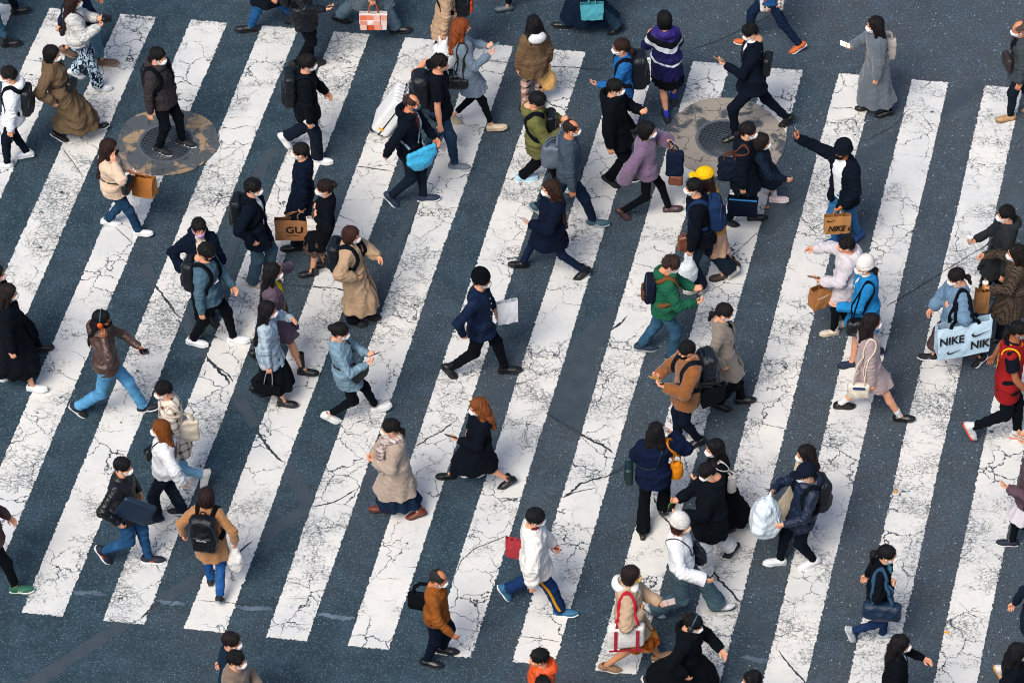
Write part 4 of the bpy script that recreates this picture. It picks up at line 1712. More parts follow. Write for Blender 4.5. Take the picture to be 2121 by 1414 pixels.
def backpack(S, label, hx='#0e1116', size=(.16, .145, .24), kind='nylon', drop=.235, trim=None, group='backpacks', front=False, logo=None, strap=None):
    R = torsoframe(S)
    k = S['k']
    sgn = 1 if front else -1
    c = S['sp'](1.0) + R @ (A(0, 0, -drop) * k)
    q = project((c + R @ A(sgn * .22, 0, 0))[None], S['topf'], 0)[0]
    c = c + R @ A(sgn * (abs((q - c) @ R[:, 0]) + size[0] * .42), 0, 0)
    e = thing(S, 'backpack', c, label, 'backpack', group)
    d, w, h = size[0] / 2, size[1], size[2]
    f = Field()
    f.add(rbox(c, A(d, w, h), min(d, w) * .75, R), 0)
    f.add(ell(c + R @ A(sgn * d * .35, 0, -h * .25), A(d * .95, w * .95, h * .7), R), .04)
    sd = S['i'] + 11
    part('bag_body', f.mesh(.0095, wob=folds(sd, .007, 18)), fab(hx, kind), e, c)
    f2 = Field()
    f2.add(rbox(c + R @ A(sgn * d * 1.02, 0, -h * .34), A(.030, w * .78, h * .42), .028, R), 0)
    part('front_pocket', f2.mesh(.0095, wob=folds(sd + 1, .004, 22)), fab(trim or hx, kind), e, c)
    zp = crom([c + R @ A(sgn * d * .55, -w * .93, -h * .1), c + R @ A(sgn * d * .75, -w * .72, h * .72), c + R @ A(sgn * d * .70, 0, h * .93), c + R @ A(sgn * d * .75, w * .72, h * .72), c + R @ A(sgn * d * .55, w * .93, -h * .1)], 6)
    part('zip', sweep(project(zp, f, .001), .005, 5), simple('#3a4048', .4), e, c)
    hl = crom([c + R @ A(-sgn * d * .5, -.03, h * .97), c + R @ A(-sgn * d * .5, -.022, h + .04), c + R @ A(-sgn * d * .5, .022, h + .04), c + R @ A(-sgn * d * .5, .03, h * .97)], 5)
    part('carry_loop', sweep(hl, .008, 5), fab(strap or hx), e, c)
    for s in (1, -1):
        o, nb = S['sp'](1.0), S['nb']
        P = [nb + R @ A(sgn * .11, s * .07, -.06), nb + R @ A(sgn * .05, s * .095, .015), nb + R @ A(-sgn * .03, s * .105, .012), nb + R @ A(-sgn * .12, s * .115, -.09), nb + R @ A(-sgn * .13, s * .145, -.20), nb + R @ A(-sgn * .04, s * .19, -.31), nb + R @ A(sgn * .08, s * .14, -.38)]
        part('shoulder_strap', strapon(crom(P, 6), S['topf'], .055, .012, .009), fab(strap or hx), e, c)
    if logo:
        t, hxl, sz = logo
        p = c + R @ A(sgn * (d * 1.02 + .034), 0, -h * .02)
        text3(t, p - c, np.stack([R[:, 1] * -sgn * -1 if sgn < 0 else R[:, 1], R[:, 2]], 1), sz, simple(hxl, .6), e, sgn)
    return e


def text3(body, org, axes, size, mat, parent, flip=1, shear=0.0, bold=0.0, name='lettering', cond=1.0):
    """Raised lettering: axes[:,0] is the reading direction, axes[:,1] is up."""
    cu = bpy.data.curves.new('lettering', 'FONT')
    cu.body = body
    cu.size = 1.0
    cu.align_x = 'CENTER'
    cu.align_y = 'CENTER'
    cu.extrude = .0015 / size
    cu.offset = bold
    cu.resolution_u = 3
    cu.shear = shear
    o = bpy.data.objects.new('lettering', cu)
    COL.objects.link(o)
    dg = bpy.context.evaluated_depsgraph_get()
    me = bpy.data.meshes.new_from_object(o.evaluated_get(dg))
    bpy.data.objects.remove(o)
    n = len(me.vertices)
    co = np.empty(n * 3, np.float32)
    me.vertices.foreach_get('co', co)
    co = co.reshape(-1, 3) * A(size * cond, size, size)
    x, y = nrm(axes[:, 0]), nrm(axes[:, 1])
    z = np.cross(x, y)
    P = co[:, :1] * x + co[:, 1:2] * y + co[:, 2:] * z + org
    me.vertices.foreach_set('co', P.astype(np.float32).ravel())
    me.update()
    me.materials.clear()
    return put(name, me, mat, parent)


def plate(poly, org, axes, th=.002):
    """A flat emblem cut out of thin sheet."""
    x, y = nrm(axes[:, 0]), nrm(axes[:, 1])
    z = np.cross(x, y)
    P = np.array([org + x * a + y * b + z * th for a, b in poly])
    Q = P - z * th
    n = len(poly)
    F = [tuple(range(n))] + [(i, i + n, (i + 1) % n + n, (i + 1) % n) for i in range(n)]
    return np.concatenate([P, Q]), F


SWOOSH = [(-.5, .02), (-.42, -.10), (-.30, -.13), (-.12, -.09), (.5, .17), (-.10, .0), (-.26, -.03), (-.36, .0), (-.38, .08), (-.34, .16), (-.43, .10)]


def handpoint(S, j):
    R, cu, s, d, pn = S['hands'][j]
    return S['wri'][j] + d * .080 + pn * .026, d, pn


def phone(S, nf, label, screen='#1b2a38', case='#14171b', emit=0.0, face=True, group='phones in hands', size=(.0375, .076), lift=.035, both=False):
    j = side(S, nf)
    p, d, pn = handpoint(S, j)
    if both:
        q = handpoint(S, 1 - j)[0]
        p = (p + q) / 2
    up = nrm(d * .75 + A(0, 0, .65) - pn * ((d * .75 + A(0, 0, .65)) @ pn))
    c = p + up * lift
    e = thing(S, 'phone', c, label, 'phone', group)
    R = np.stack([np.cross(up, pn), up, pn], 1)
    f = Field()
    f.add(rbox(A(0, 0, 0), A(size[0], size[1], .006), .006, R), 0)
    part('case', f.mesh(.0042), simple(case, .35), e)
    scr = np.array([A(-.033 * size[0] / .0375, -.070, .0072), A(.033 * size[0] / .0375, -.070, .0072), A(.033 * size[0] / .0375, .070, .0072), A(-.033 * size[0] / .0375, .070, .0072)]) * A(1, size[1] / .076, 1)
    part('screen', (np.concatenate([scr @ R.T, (scr - A(0, 0, .003)) @ R.T]), [(0, 1, 2, 3), (4, 7, 6, 5), (0, 4, 5, 1), (1, 5, 6, 2), (2, 6, 7, 3), (3, 7, 4, 0)]), simple(screen, .12, 0, emit), e, None, False)
    return e


def crossbag(S, label, hx='#101216', at=(.10, -.19, -.02), sh_='f', size=(.035, .10, .075), kind='leather', strap=None, name='crossbody_bag', cat='bag', group='crossbody bags', w=.016, back=False, deco=None, soft=0):
    """A bag whose strap runs from one shoulder across the trunk to the other hip; at = forward, towards the near side, above the hip."""
    k = S['k']
    j = S['near']
    s = 1 if j == 0 else -1
    R = torsoframe(S)
    P0 = S['sp'](.12) + R @ A(at[0], s * at[1] * -1, at[2])
    pp = project(P0[None], S['topf'], size[0] + .004)[0]
    f0 = S['topf'].at(pp[None])[0]
    c = pp
    e = thing(S, name, c, label, cat, group)
    nrm_ = nrm(A(pp[0] - S['pel'][0], pp[1] - S['pel'][1], 0))
    lat = nrm(np.cross(A(0, 0, 1), nrm_))
    RR = np.stack([nrm_, lat, A(0, 0, 1)], 1)
    f = Field()
    if soft:        # slouching: wide at the mouth, heavy at the bottom
        f.add(ell(c - A(0, 0, size[2] * .3), A(size[0], size[1] * .8, size[2] * .75), RR), 0)
        f.add(rbox(c + A(0, 0, size[2] * .35), A(size[0] * .45, size[1], size[2] * .5), size[0] * .4, RR), .08)
        wa, wb = folds(S['i'] + 31, .012, 13), folds(S['i'] + 32, .005, 34)
        part('bag_body', f.mesh(.0085, wob=lambda P: wa(P) + wb(P)), fab(hx, kind), e, c)
    else:
        f.add(rbox(c, A(*size), min(size) * .8, RR), 0)
        part('bag_body', f.mesh(.0085, wob=folds(S['i'] + 31, .004, 22)), fab(hx, kind), e, c)
    f2 = Field()
    f2.add(rbox(c + RR @ A(size[0] * .95, 0, size[2] * .32), A(.008, size[1] * .94, size[2] * .62), .007, RR), 0)
    if not soft:
        part('flap', f2.mesh(.0075), fab(hx, kind), e, c)
    sd = s if sh_ == 'n' else -s
    nb = S['nb']
    top = nb + R @ A(-.01, sd * .085, .02)
    fr = [c + RR @ A(0, size[1] * .7, size[2] * .8), (S['sp'](.45) + R @ A(.14, s * .02, 0)), S['sp'](.75) + R @ A(.13, sd * .05, 0), top]
    bk = [top, S['sp'](.75) + R @ A(-.13, sd * .05, 0), S['sp'](.45) + R @ A(-.14, s * .02, 0), c + RR @ A(0, -size[1] * .7, size[2] * .8)]
    part('strap', strapon(crom(fr + bk[1:], 6), S['topf'], w, .006, .006), fab(strap or hx, 'leather'), e, c)
    if deco:
        part('clasp', sweep(np.array([c + RR @ A(size[0] + .004, -.015, -.01), c + RR @ A(size[0] + .004, .015, -.01)]), .008, 6), simple(deco, .3, .8), e, c)
    return e


def boxbag(e, c, R, w, d, h, mat, taper=.0, slump=.0, name='bag_body', inner='#2a2018'):
    """An open-topped bag with real walls: width along R[:,0], depth R[:,1]; the rim is at c, the floor h below."""
    def ringpts(z, kx, ky, bulge):
        out = []
        n = 6
        for a, b in (((-1, -1), (1, -1)), ((1, -1), (1, 1)), ((1, 1), (-1, 1)), ((-1, 1), (-1, -1))):
            for i in range(n):
                t = i / n
                x, y = a[0] + (b[0] - a[0]) * t, a[1] + (b[1] - a[1]) * t
                bl = bulge * math.sin(math.pi * t)
                if a[1] == b[1]:
                    y *= 1 + bl
                else:
                    x *= 1 - bl * .35
                out.append(R @ A(x * w / 2 * kx, y * d / 2 * ky, 0) + A(0, 0, z))
        return out
    V, m = [], 24
    zs = [0, -.25, -.5, -.75, -1]
    rs = np.random.RandomState(int(abs(c[0]) * 1000) % 999)
    for i, t in enumerate(zs):
        V += [p + rs.normal(size=3) * .0035 for p in ringpts(t * h, 1 - taper * -t, .35 + .65 * min(1, -t * 1.3 + .25), .18 * (1 - abs(t + .5)))]
    F = [(i * m + j, (i + 1) * m + j, (i + 1) * m + (j + 1) % m, i * m + (j + 1) % m) for i in range(4) for j in range(m)]
    F.append(tuple(range(4 * m, 5 * m))[::-1])
    b0 = len(V)
    V += [p * A(.985, .97, 1) - A(0, 0, .0) for p in V[:m]]
    V += [p * A(.97, .95, 1) for p in V[2 * m:3 * m]]
    F += [(j, (j + 1) % m, b0 + (j + 1) % m, b0 + j) for j in range(m)]
    F += [(b0 + j, b0 + (j + 1) % m, b0 + m + (j + 1) % m, b0 + m + j) for j in range(m)]
    F.append(tuple(range(b0 + m, b0 + 2 * m)))
    V = np.array(V)
    F = [f[::-1] for f in F]
    return part(name, (V, F), mat, e, None, False)


def handbag(S, nf, label, kind='paper', hx='#a8743c', w=.32, h=.26, d=.10, yaw=0.0, drop=.13, name='paper_bag', cat='paper bag', group='carrier bags', handle=None, off=(0, 0, 0), text=None, tilt=0.0, shape=None, deco=None, two=None):
    """A bag hanging from a hand. The rim lies drop below the grip."""
    j = side(S, nf)
    R_, cu, s, dd, pn = S['hands'][j]
    grip = S['wri'][j] + dd * .075 + pn * .018
    a = math.radians(yaw)
    Rb = rotz(a)
    if tilt:
        Rb = Rb @ roty(math.radians(tilt))
    rim = grip + A(*off) + Rb @ A(0, 0, -drop)
    e = thing(S, name, rim, label, cat, group)
    near = -1 if math.sin(0) == 0 else 1
    if shape == 'plastic':
        f = Field()
        c = Rb @ A(0, 0, -h * .55)
        f.add(ell(c, A(w * .5, d * .6, h * .52), Rb), 0)
        f.add(cone(c + Rb @ A(0, 0, h * .2), Rb @ A(-w * .16, 0, drop - .01), w * .22, .014), .05)
        f.add(cone(c + Rb @ A(0, 0, h * .2), Rb @ A(w * .16, 0, drop - .01), w * .22, .014), .05)
        rr = np.random.RandomState(S['i'])
        for _ in range(5):
            f.add(rbox(c + Rb @ (rr.uniform(-.5, .5, 3) * A(w * .7, d * .7, h * .55)), A(w * .24, d * .28, h * .22), .05, Rb @ rotz(rr.uniform(0, 3)) @ roty(rr.uniform(-.5, .5))), .04)
        w1, w2 = folds(S['i'] + 5, .007, 9), folds(S['i'] + 6, .003, 30)
        part('bag_body', f.mesh(.0078, wob=lambda P: w1(P) + w2(P)), plastic(hx), e)
        hp = crom([Rb @ A(-w * .16, 0, drop - .02), A(*(-A(*off))) + Rb @ A(-.012, 0, drop + .012), A(*(-A(*off))) + Rb @ A(.012, 0, drop + .012), Rb @ A(w * .16, 0, drop - .02)], 5)
        part('handle', sweep(hp, .007, 5), plastic(hx), e)
        return e
    if shape == 'soft':
        f = Field()
        c = Rb @ A(0, 0, -h * .5)
        f.add(rbox(c, A(w * .5, d * .5, h * .5), min(d, w) * .4, Rb), 0)
        part('bag_body', f.mesh(.0085, wob=folds(S['i'] + 5, .008, 16)), fab(hx, deco or 'leather'), e)
    else:
        mat = paperm(hx) if kind == 'paper' else fab(hx, kind)
        boxbag(e, rim, Rb, w, d, h, mat, .06)
    hm = simple(handle or hx, .7)
    for y in (-1, 1):
        x = w * .17
        g0 = -A(*off) + Rb @ A(0, 0, drop)
        pts = crom([Rb @ A(-x, y * d * .18, -.02), Rb @ A(-x * .8, y * d * .15, drop * .55), g0 + A(-.02, 0, -.004), g0 + A(.02, 0, -.004), Rb @ A(x * .8, y * d * .15, drop * .55), Rb @ A(x, y * d * .18, -.02)], 6)
        part('handle', sweep(pts, .0055, 5), hm, e)
    # print on the face that looks towards the viewer's side of the street
    fy = -1 if (rotz(S['th']) @ Rb @ A(0, 1, 0))[1] > 0 else 1
    ax = np.stack([Rb[:, 0] * -fy, Rb[:, 2]], 1)
    face = lambda x, z: Rb @ A(-fy * x, fy * (d / 2 * (.35 + .65 * min(1, (-z / h) * 1.3 + .25)) * 1.14 + .009), z)
    for t in text or ():
        if t[0] == 'txt':
            text3(t[1], face(t[2], t[3]), ax, t[4], simple(t[5], .6), e, 1, t[6] if len(t) > 6 else 0, t[7] if len(t) > 7 else 0, cond=t[8] if len(t) > 8 else 1)
        elif t[0] == 'swoosh':
            part('emblem', plate([(x * t[3], y * t[3]) for x, y in SWOOSH], face(t[1], t[2]), ax, .003), simple('#0c0c0e', .6), e, None, False)
        elif t[0] == 'patch':
            x, z, a_, b_ = t[1:5]
            part('print', plate([(-a_, -b_), (a_, -b_), (a_, b_), (-a_, b_)], face(x, z), ax, .002), simple(t[5], .7), e, None, False)
    return e


def paperm(hx):
    k = ('p', hx)
    if k not in MATS:
        m = bpy.data.materials.new('paper')
        t = NT(m)
        c = lin(hx)
        t.set(t.b, 'Base Color', t.mix(t.noise(6, 4, .6), tuple(x * .8 for x in c[:3]) + (1,), tuple(min(1, x * 1.15) for x in c[:3]) + (1,)))
        t.b.inputs['Roughness'].default_value = .75
        t.bump(t.noise(11, 3, .6), .35, .02)
        MATS[k] = m
    return MATS[k]


def plastic(hx):
    k = ('pl', hx)
    if k not in MATS:
        m = bpy.data.materials.new('plastic_film')
        t = NT(m)
        t.set(t.b, 'Base Color', lin(hx))
        t.b.inputs['Roughness'].default_value = .35
        t.b.inputs['Subsurface Weight'].default_value = .25
        t.b.inputs['Subsurface Radius'].default_value = (.04, .04, .04)
        t.crease(60, .012, .45)
        MATS[k] = m
    return MATS[k]


def tote(S, nf, label, hx='#d8d2c6', w=.36, h=.34, d=.10, kind='plain', strap=None, z=.30, fwd=-.02, out=.08, name='tote_bag', cat='tote bag', group='shoulder bags', text=None, yaw=0.0, shape='soft', tilt=0, sw=.030, deco=None):
    """A bag hanging from the shoulder beside the trunk; z = depth of its rim below the shoulder."""
    j = side(S, nf)
    s = 1 if j == 0 else -1
    k = S['k']
    sh = S['sh'][j]
    R = torsoframe(S)
    rim = sh + R @ A(fwd, s * out, 0) - A(0, 0, z * k)
    e = thing(S, name, rim, label, cat, group)
    Rb = rotz(math.radians(yaw)) @ roty(math.radians(tilt))
    f = Field()
    c = Rb @ A(0, 0, -h / 2)
    if shape == 'soft':
        f.add(rbox(c, A(w / 2, d / 2, h / 2), d * .42, Rb), 0)
        f.add(ell(c + Rb @ A(0, 0, -h * .12), A(w * .47, d * .62, h * .40), Rb), .03)
        part('bag_body', f.mesh(.0088, wob=folds(S['i'] + 5, .009, 13)), fab(hx, kind), e)
    else:
        boxbag(e, rim, Rb, w, d, h, fab(hx, kind), .05)
    for y in (-1, 1):
        o = Rb @ A(0, y * d * .28, 0)
        P = crom([rim + o + Rb @ A(w * .26, 0, -.02), rim + o * .9 + Rb @ A(w * .2, 0, z * k * .45), sh + R @ A(.055, s * .01, .02), sh + R @ A(0, s * -.02 + y * .012, .09), sh + R @ A(-.055, s * .01, .02), rim + o * .9 + Rb @ A(-w * .2, 0, z * k * .45), rim + o + Rb @ A(-w * .26, 0, -.02)], 7)
        d_ = S['topf'].at(P)
        Q = project(P, S['topf'], .010)
        P = np.where((d_ < .075)[:, None] & (np.arange(len(P)) > 3)[:, None] & (np.arange(len(P)) < len(P) - 4)[:, None], Q, P)
        N = np.tile(A(0, s, .25), (len(P), 1))
        part('strap', sweep(P - rim, N, flat=(sw, .008)), fab(strap or hx), e)
    fy = -1 if (rotz(S['th']) @ Rb @ A(0, 1, 0))[1] > 0 else 1
    ax = np.stack([Rb[:, 0] * -fy, Rb[:, 2]], 1)
    face = lambda x, z_: Rb @ A(-fy * x, fy * (d / 2 * 1.14 + .012), z_)
    for t in text or ():
        if t[0] == 'txt':
            text3(t[1], face(t[2], t[3]), ax, t[4], simple(t[5], .6), e, 1, t[6] if len(t) > 6 else 0, t[7] if len(t) > 7 else 0, cond=t[8] if len(t) > 8 else 1)
        elif t[0] == 'swoosh':
            part('emblem', plate([(x * t[3], y * t[3]) for x, y in SWOOSH], face(t[1], t[2]), ax, .003), simple('#0c0c0e', .6), e, None, False)
        elif t[0] == 'patch':
            x, zz, a_, b_ = t[1:5]
            part('trim', plate([(-a_, -b_), (a_, -b_), (a_, b_), (-a_, b_)], face(x, zz), ax, .003), simple(t[5], .7), e, None, False)
    return e


def suitcase(S, nf, label, hx='#dfe2e4', off=(-.42, 0, 0)):
    j = side(S, nf)
    p = S['wri'][j]
    w, d, h = .42, .24, .62
    Rt = roty(math.radians(30))
    c0 = A(p[0] + off[0], p[1] + off[1], .05)
    e = thing(S, 'suitcase', c0, label, 'suitcase')
    c = Rt @ A(0, 0, h / 2 + .03)
    f = Field()
    f.add(rbox(c, A(d / 2, w / 2, h / 2), .05, Rt), 0)
    gro = lambda P: .004 * np.sign(np.sin((P @ Rt[:, 1]) * 95)) * (np.abs((P - c) @ Rt[:, 1]) < w * .40)
    part('shell', f.mesh(.009, wob=gro), simple(hx, .3), e)
    f2 = Field()
    f2.add(rbox(c, A(.012, w / 2 + .006, h / 2 + .006), .01, Rt), 0)
    part('band', f2.mesh(.008), simple('#14171b', .4), e)
    part('badge', boxmesh(c + Rt @ A(-.02, -w / 2 - .004, -h * .32), A(.035, .006, .015), Rt), simple('#e8a92a', .4), e, None, False)
    for y in (-.13, .13):
        for x in (-.08, .08):
            part('wheel', sweep(np.array([Rt @ A(x, y - .015, 0), Rt @ A(x, y + .015, 0)]), .03, 10), simple('#101214', .5), e)
    for y in (-.07, .07):
        part('handle_rod', sweep(np.array([Rt @ A(0, y, h), p - c0 + A(0, y * .8, -.02)]), .007, 6), simple('#8a9098', .3, .8), e)
    part('handle', sweep(np.array([p - c0 + A(0, -.07, -.01), p - c0 + A(0, .07, -.01)]), .013, 8), simple('#15181c', .5), e)
    return e


def cup(S, nf, label, hx='#d9c9a8', lid='#e9ecee', straw='#2a2a2a'):
    j = side(S, nf)
    p, d, pn = handpoint(S, j)
    c = p + A(0, 0, -.03)
    e = thing(S, 'drink_cup', c, label, 'cup', 'iced drinks')
    z = np.array([0, .02, .06, .10])
    f = Field()
    f.add(cone((0, 0, -.02), (0, 0, .065), .028, .036, True), 0)
    part('cup', f.mesh(.006), simple(hx, .2), e)
    f = Field()
    f.add(ell((0, 0, .072), (.040, .040, .022)), 0)
    part('lid', f.mesh(.006), simple(lid, .15), e)
    part('straw', sweep(np.array([A(0, 0, .05), A(.012, .006, .15)]), .004, 6), simple(straw, .4), e)
    return e


def boxprop(S, nf, name, label, cat, size, hx, rough=.5, off=(0, 0, 0), pitch=0, yaw=0, extra=()):
    """A small held thing made of one rounded block and a few raised pieces."""
    j = side(S, nf)
    p, d, pn = handpoint(S, j)
    c = p + A(*off)
    e = thing(S, name, c, label, cat)
    R = rotz(math.radians(yaw)) @ roty(math.radians(pitch))
    f = Field()
    f.add(rbox(A(0, 0, 0), A(*size), min(size) * .7, R), 0)
    part('body', f.mesh(max(.0045, min(size) * .5)), simple(hx, rough), e)
    for nm, ctr, hs, col in extra:
        part(nm, boxmesh(R @ A(*ctr), A(*hs), R), simple(col, .5), e, None, False)
    return e
# ---------------------------------------------------------------- the crowd, row by row from the far side
BK = '#0d1116'
p = person('walker in black trousers and black ankle boots cut off by the far left corner', (-45, -168), ((36, 24, -8), (-62, 45, 30)), 0, 'coat #12161c hem=.6', 'pants #12151b', 'boot #0c0e12', 'short #0c0c10')
p = person('walker with bare ankle, blue jeans and black boots at the left edge', (-62, -105), ((16, 92, -5), (-85, 108, 30)), 0, 'coat #1a2028 hem=.6', 'pants #34566e denim hem=.17', 'boot #0b0d11', 'short #0c0c10')
p = person('person hidden behind the white knit sweater, in jeans and tan suede shoes', (158, -72), ((214, 130, -6), (138, 108, 35)), 0, 'coat #14243c hem=.62', 'pants #4f7488 denim hem=.14', 'sneaker #6b5346 #8c7a68', 'short #1a1412', sex='m')
p = person('woman in white knit sweater and blue leopard print flared trousers using a camera', (152, 2), ((205, 182, -5), (156, 152, 35)), 0, 'sweater #d9d8d2 grid #8f9498 t=.034 hem=.86 sl=1.15', 'pants #b4cbdb print #101c2c wide=.5 cuff=.088', 'sneaker #d8dadc #c9ccd0', 'long #2a1a18', arms=('p', 'p'), glasses='#b8a890', hairL=1.1)
boxprop(p, 'n', 'camera', 'black camera held up by the woman in leopard print trousers', 'camera', (.035, .06, .042), '#0e1013', .4, (.03, .03, .03), 0, 0, (('lens', (.06, 0, 0), (.035, .032, .032), '#0a0b0d'), ('finder', (0, 0, .05), (.02, .025, .012), '#16181c')))
crossbag(p, 'small black bag slung over the white knit sweater', at=(-.10, .1, .02), sh_='n', size=(.03, .08, .06))
p = person('woman in long olive trench coat with black wavy bob', (108, 112), ((200, 263, -14), (122, 282, 30)), -6, 'coat #665440 hem=.24 flare=.09 collar t=.034 sl=1.12 fold=.012', 'pants #101216', 'loafer #0d0f13 #c9ccce', 'bob #0d0c10', arms=('k', 'd'))
crossbag(p, 'black crossbody bag on the front of the olive trench coat', at=(.14, -.02, .10), sh_='f', size=(.04, .09, .08))
p = person('man in white hoodie and black jeans walking out at the left edge', (17, 156), ((50, 320, 15), (14, 342, -5)), 180, 'hoodie #dfe3e8 t=.034 box=.012', 'pants #141c26', 'sneaker #d9dde0 #dfe2e4', 'short #14100f', sex='m', arms=('d', 'd'))
backpack(p, 'rounded black sling pack with brown cord on the white hoodie', '#0f1218', (.12, .13, .20), drop=.26, strap='#0f1218')
p = person('man in dark brown hoodie and black trousers standing on the left manhole cover', (328, 117), ((338, 313), (386, 298)), -28, 'hoodie #3d3435 box=.008', 'pants #0f1217', 'sneaker #10141a #c3cbd2 #dfe4e8', 'short #0b0b0e', arms=('d', 'd'), sex='m')
backpack(p, 'thin black backpack behind the man in the brown hoodie', '#0c0f14', (.09, .13, .22))
p = person('woman with long brown hair in beige fleece and blue jeans', (226, 306), ((290, 482, -10), (229, 461, 12)), -8, 'sweater #d0b59c t=.034 box=.012 hem=.78 felt', 'pants #1b3a56 denim cuff=.054', 'sneaker #dfe2e4 #d4d8da', 'long #2c1a17', mask='#15171a', arms=('e', (.24, .0, -.30)), hairL=1.15)
crossbag(p, 'black leather crossbody bag on the woman in beige fleece', at=(.14, -.05, .0), size=(.045, .12, .09))
handbag(p, 'f', 'plain brown paper bag behind the woman in beige fleece', hx='#a8692a', w=.34, h=.30, d=.12, yaw=-25, drop=.05, tilt=-18, off=(.12, 0, .02))
p = person('walker in blue jeans and dark shoes cut off by the top edge', (572, -138), ((518, 54, -5), (612, 45, 30)), 183, 'coat #14181e', 'pants #1f5184 denim', 'dress #14161b', 'short #101014', sex='m', arms=('d', 'd'))
p = person('man in black jacket at the top edge holding a phone', (622, -72), ((618, 140, 30), (652, 132, 0)), -5, 'jacket #0f131a nylon hem=.70', 'pants #0d1015', 'sneaker #101216', 'short #0c0c10', sex='m', arms=('q', 'd'))
phone(p, 'n', 'dark phone in the hand of the man in black at the top edge')
backpack(p, 'black backpack of the man in black cut off at the top edge', '#0c0e12', (.12, .13, .2))
p = person('walker in grey flared trousers with an orange checked bag at the top edge', (762, -128), ((707, 40, 25), (822, 62, -8)), 0, 'coat #56646e', 'pants #5b7280 wide=.5 cuff=.075', 'dress #12151a', 'short #14110f', sex='m', arms=('d', 'f'))
handbag(p, 'n', 'shopping bag with orange and white checks hanging near the top edge', hx='#e8e2e0', w=.36, h=.25, d=.10, handle='#c9572c', drop=.17, kind='plain', text=[('patch', x, z, .045, .04, c) for x, z, c in ((-.13, -.05, '#e8795a'), (-.04, -.05, '#ee8c6e'), (.05, -.05, '#f2c3b4'), (.13, -.05, '#e8a48e'), (-.13, -.13, '#ec9a80'), (.05, -.13, '#ecb0a0'), (.13, -.13, '#f0d0c6'), (-.04, -.20, '#d8501e'), (-.12, -.20, '#f0cabc'), (.06, -.20, '#ee9a80'))])
p = person('walker in beige coat carrying a white plastic bag at the top edge', (918, -58), ((905, 152), (945, 140, 10)), 183, 'coat #b09478 hem=.62', 'pants #20242a', 'sneaker #d0d0d0', 'short #14110f', sex='m', arms=('d', 'd'))
handbag(p, 'n', 'white plastic bag hanging from the hand of the beige coat', shape='plastic', hx='#e4e8ea', w=.30, h=.38, d=.20, drop=.14, name='plastic_bag', cat='plastic bag')
backpack(p, 'black backpack with an orange tag at the top edge', '#12151b', (.19, .15, .24), trim='#c8401e')
p = person('red-haired woman in blue grey coat and black leggings reading her phone', (957, 55), ((1022, 263, -10), (938, 246, 40)), 0, 'coat #66798a felt hem=.62 collar flare=.09 open=.02 in=#14181e', 'pants #0d1117 t=.004 cuff=.036 hem=.15', 'sneaker #c8b79c #c6b394', 'wavy #84401a', mask=None, skin='#dca88c', arms=('p', 'p'), hairL=.95)
phone(p, 'n', 'pale phone in both hands of the red-haired woman', screen='#5a8088', case='#6f8f96', both=True)
tote(p, 'n', 'black shoulder bag with gold chain on the blue grey coat', '#101216', .26, .16, .08, 'leather', '#3a2a1c', z=.40, fwd=-.06, sw=.014)
p = person('bare-armed man in black t-shirt and jeans under a big black backpack', (912, 131), ((943, 345, -4), (884, 306, 35)), -8, 'tee #0d1016 box=.006', 'pants #1b3148 denim', 'sneaker #68737c #b9bec2', 'messy #15100f', mask=None, skin='#d8a080', sex='m', arms=('d', 'z'), H=1.80)
backpack(p, 'large black travel backpack on the man in the black t-shirt', '#13171d', (.24, .16, .25), trim='#222a34')
suitcase(p, 'f', 'white hard-shell suitcase with a black band pulled between the two men', off=(-.48, .16, 0))
p = person('balding man in open navy hoodie over a burgundy shirt', (853, 213), ((877, 418, -4), (809, 406, 48)), -8, 'hoodie #0f141d open=.055 in=#6e2a30', 'pants #141f2f', 'sneaker #1e2f44 #c8ccd0', 'bald #3a2c26', mask='#27485c', sex='m', arms=((-.20, .10, -.40), 'f'), skin='#d0946e')
crossbag(p, 'bright light blue messenger bag at the front of the navy hoodie', '#3fb0dc', (.10, -.12, -.04), 'f', (.08, .21, .17), 'nylon', '#7f9aa8', w=.03, soft=1)
p = person('man in long black sweater with white sneakers, one heel lifted high', (638, 131), ((668, 333, 0), (586, 288, 62, .08)), -5, 'sweater #0c1015 t=.026 hem=.72 box=.012', 'pants #131c2a wide=.8 cuff=.078', 'sneaker #e2e5e7 #dde0e2', 'mush #0f0c0e', sex='m', arms=('d', 'f'))
phone(p, 'n', 'white phone hanging in the hand beside wide navy trousers', screen='#9aa4aa', case='#d8dde0', lift=-.03)
backpack(p, 'black backpack with printed straps on the long black sweater', '#11151b', (.16, .15, .25))
p = person('man in navy suit jacket facing left behind the brown shopping bag', (622, 314), ((604, 508), (634, 502, 10)), 180, 'coat #0d1828 hem=.50 flare=.05 open=.02 vneck', 'pants #10151e wide=.3 cuff=.06', 'boot #0c0e12', 'short #140f10', sex='m', arms=((.02, .03, -.52), 'd'))
handbag(p, 'n', 'big brown paper shopping bag with two-letter black print', hx='#9c6b42', w=.45, h=.30, d=.13, drop=.11, off=(.11, .03, 0), text=[('txt', 'GU', .02, -.13, .15, '#120e0c', 0, .02), ('txt', 'YOUR FREEDOM', 0, -.205, .022, '#2a2018')])
p = person('woman in black coat and checked skirt with a claw clip in brown hair', (672, 390), ((637, 562, 0), (668, 552, 12)), 186, 'coat #0c0f14 hem=.55 box=.02 felt flare=.1', 'skirt #5d4c44 check #3a2e2a hem=.46', 'boot #0f1217', 'bun #241614 #c9a060 clip', arms=('s', 's'))
handbag(p, 'n', 'small white handbag held against the black coat', hx='#dfdad4', w=.20, h=.17, d=.09, drop=.04, name='handbag', cat='handbag', group='handbags', kind='leather', handle='#4a3228', off=(.02, .02, -.03))
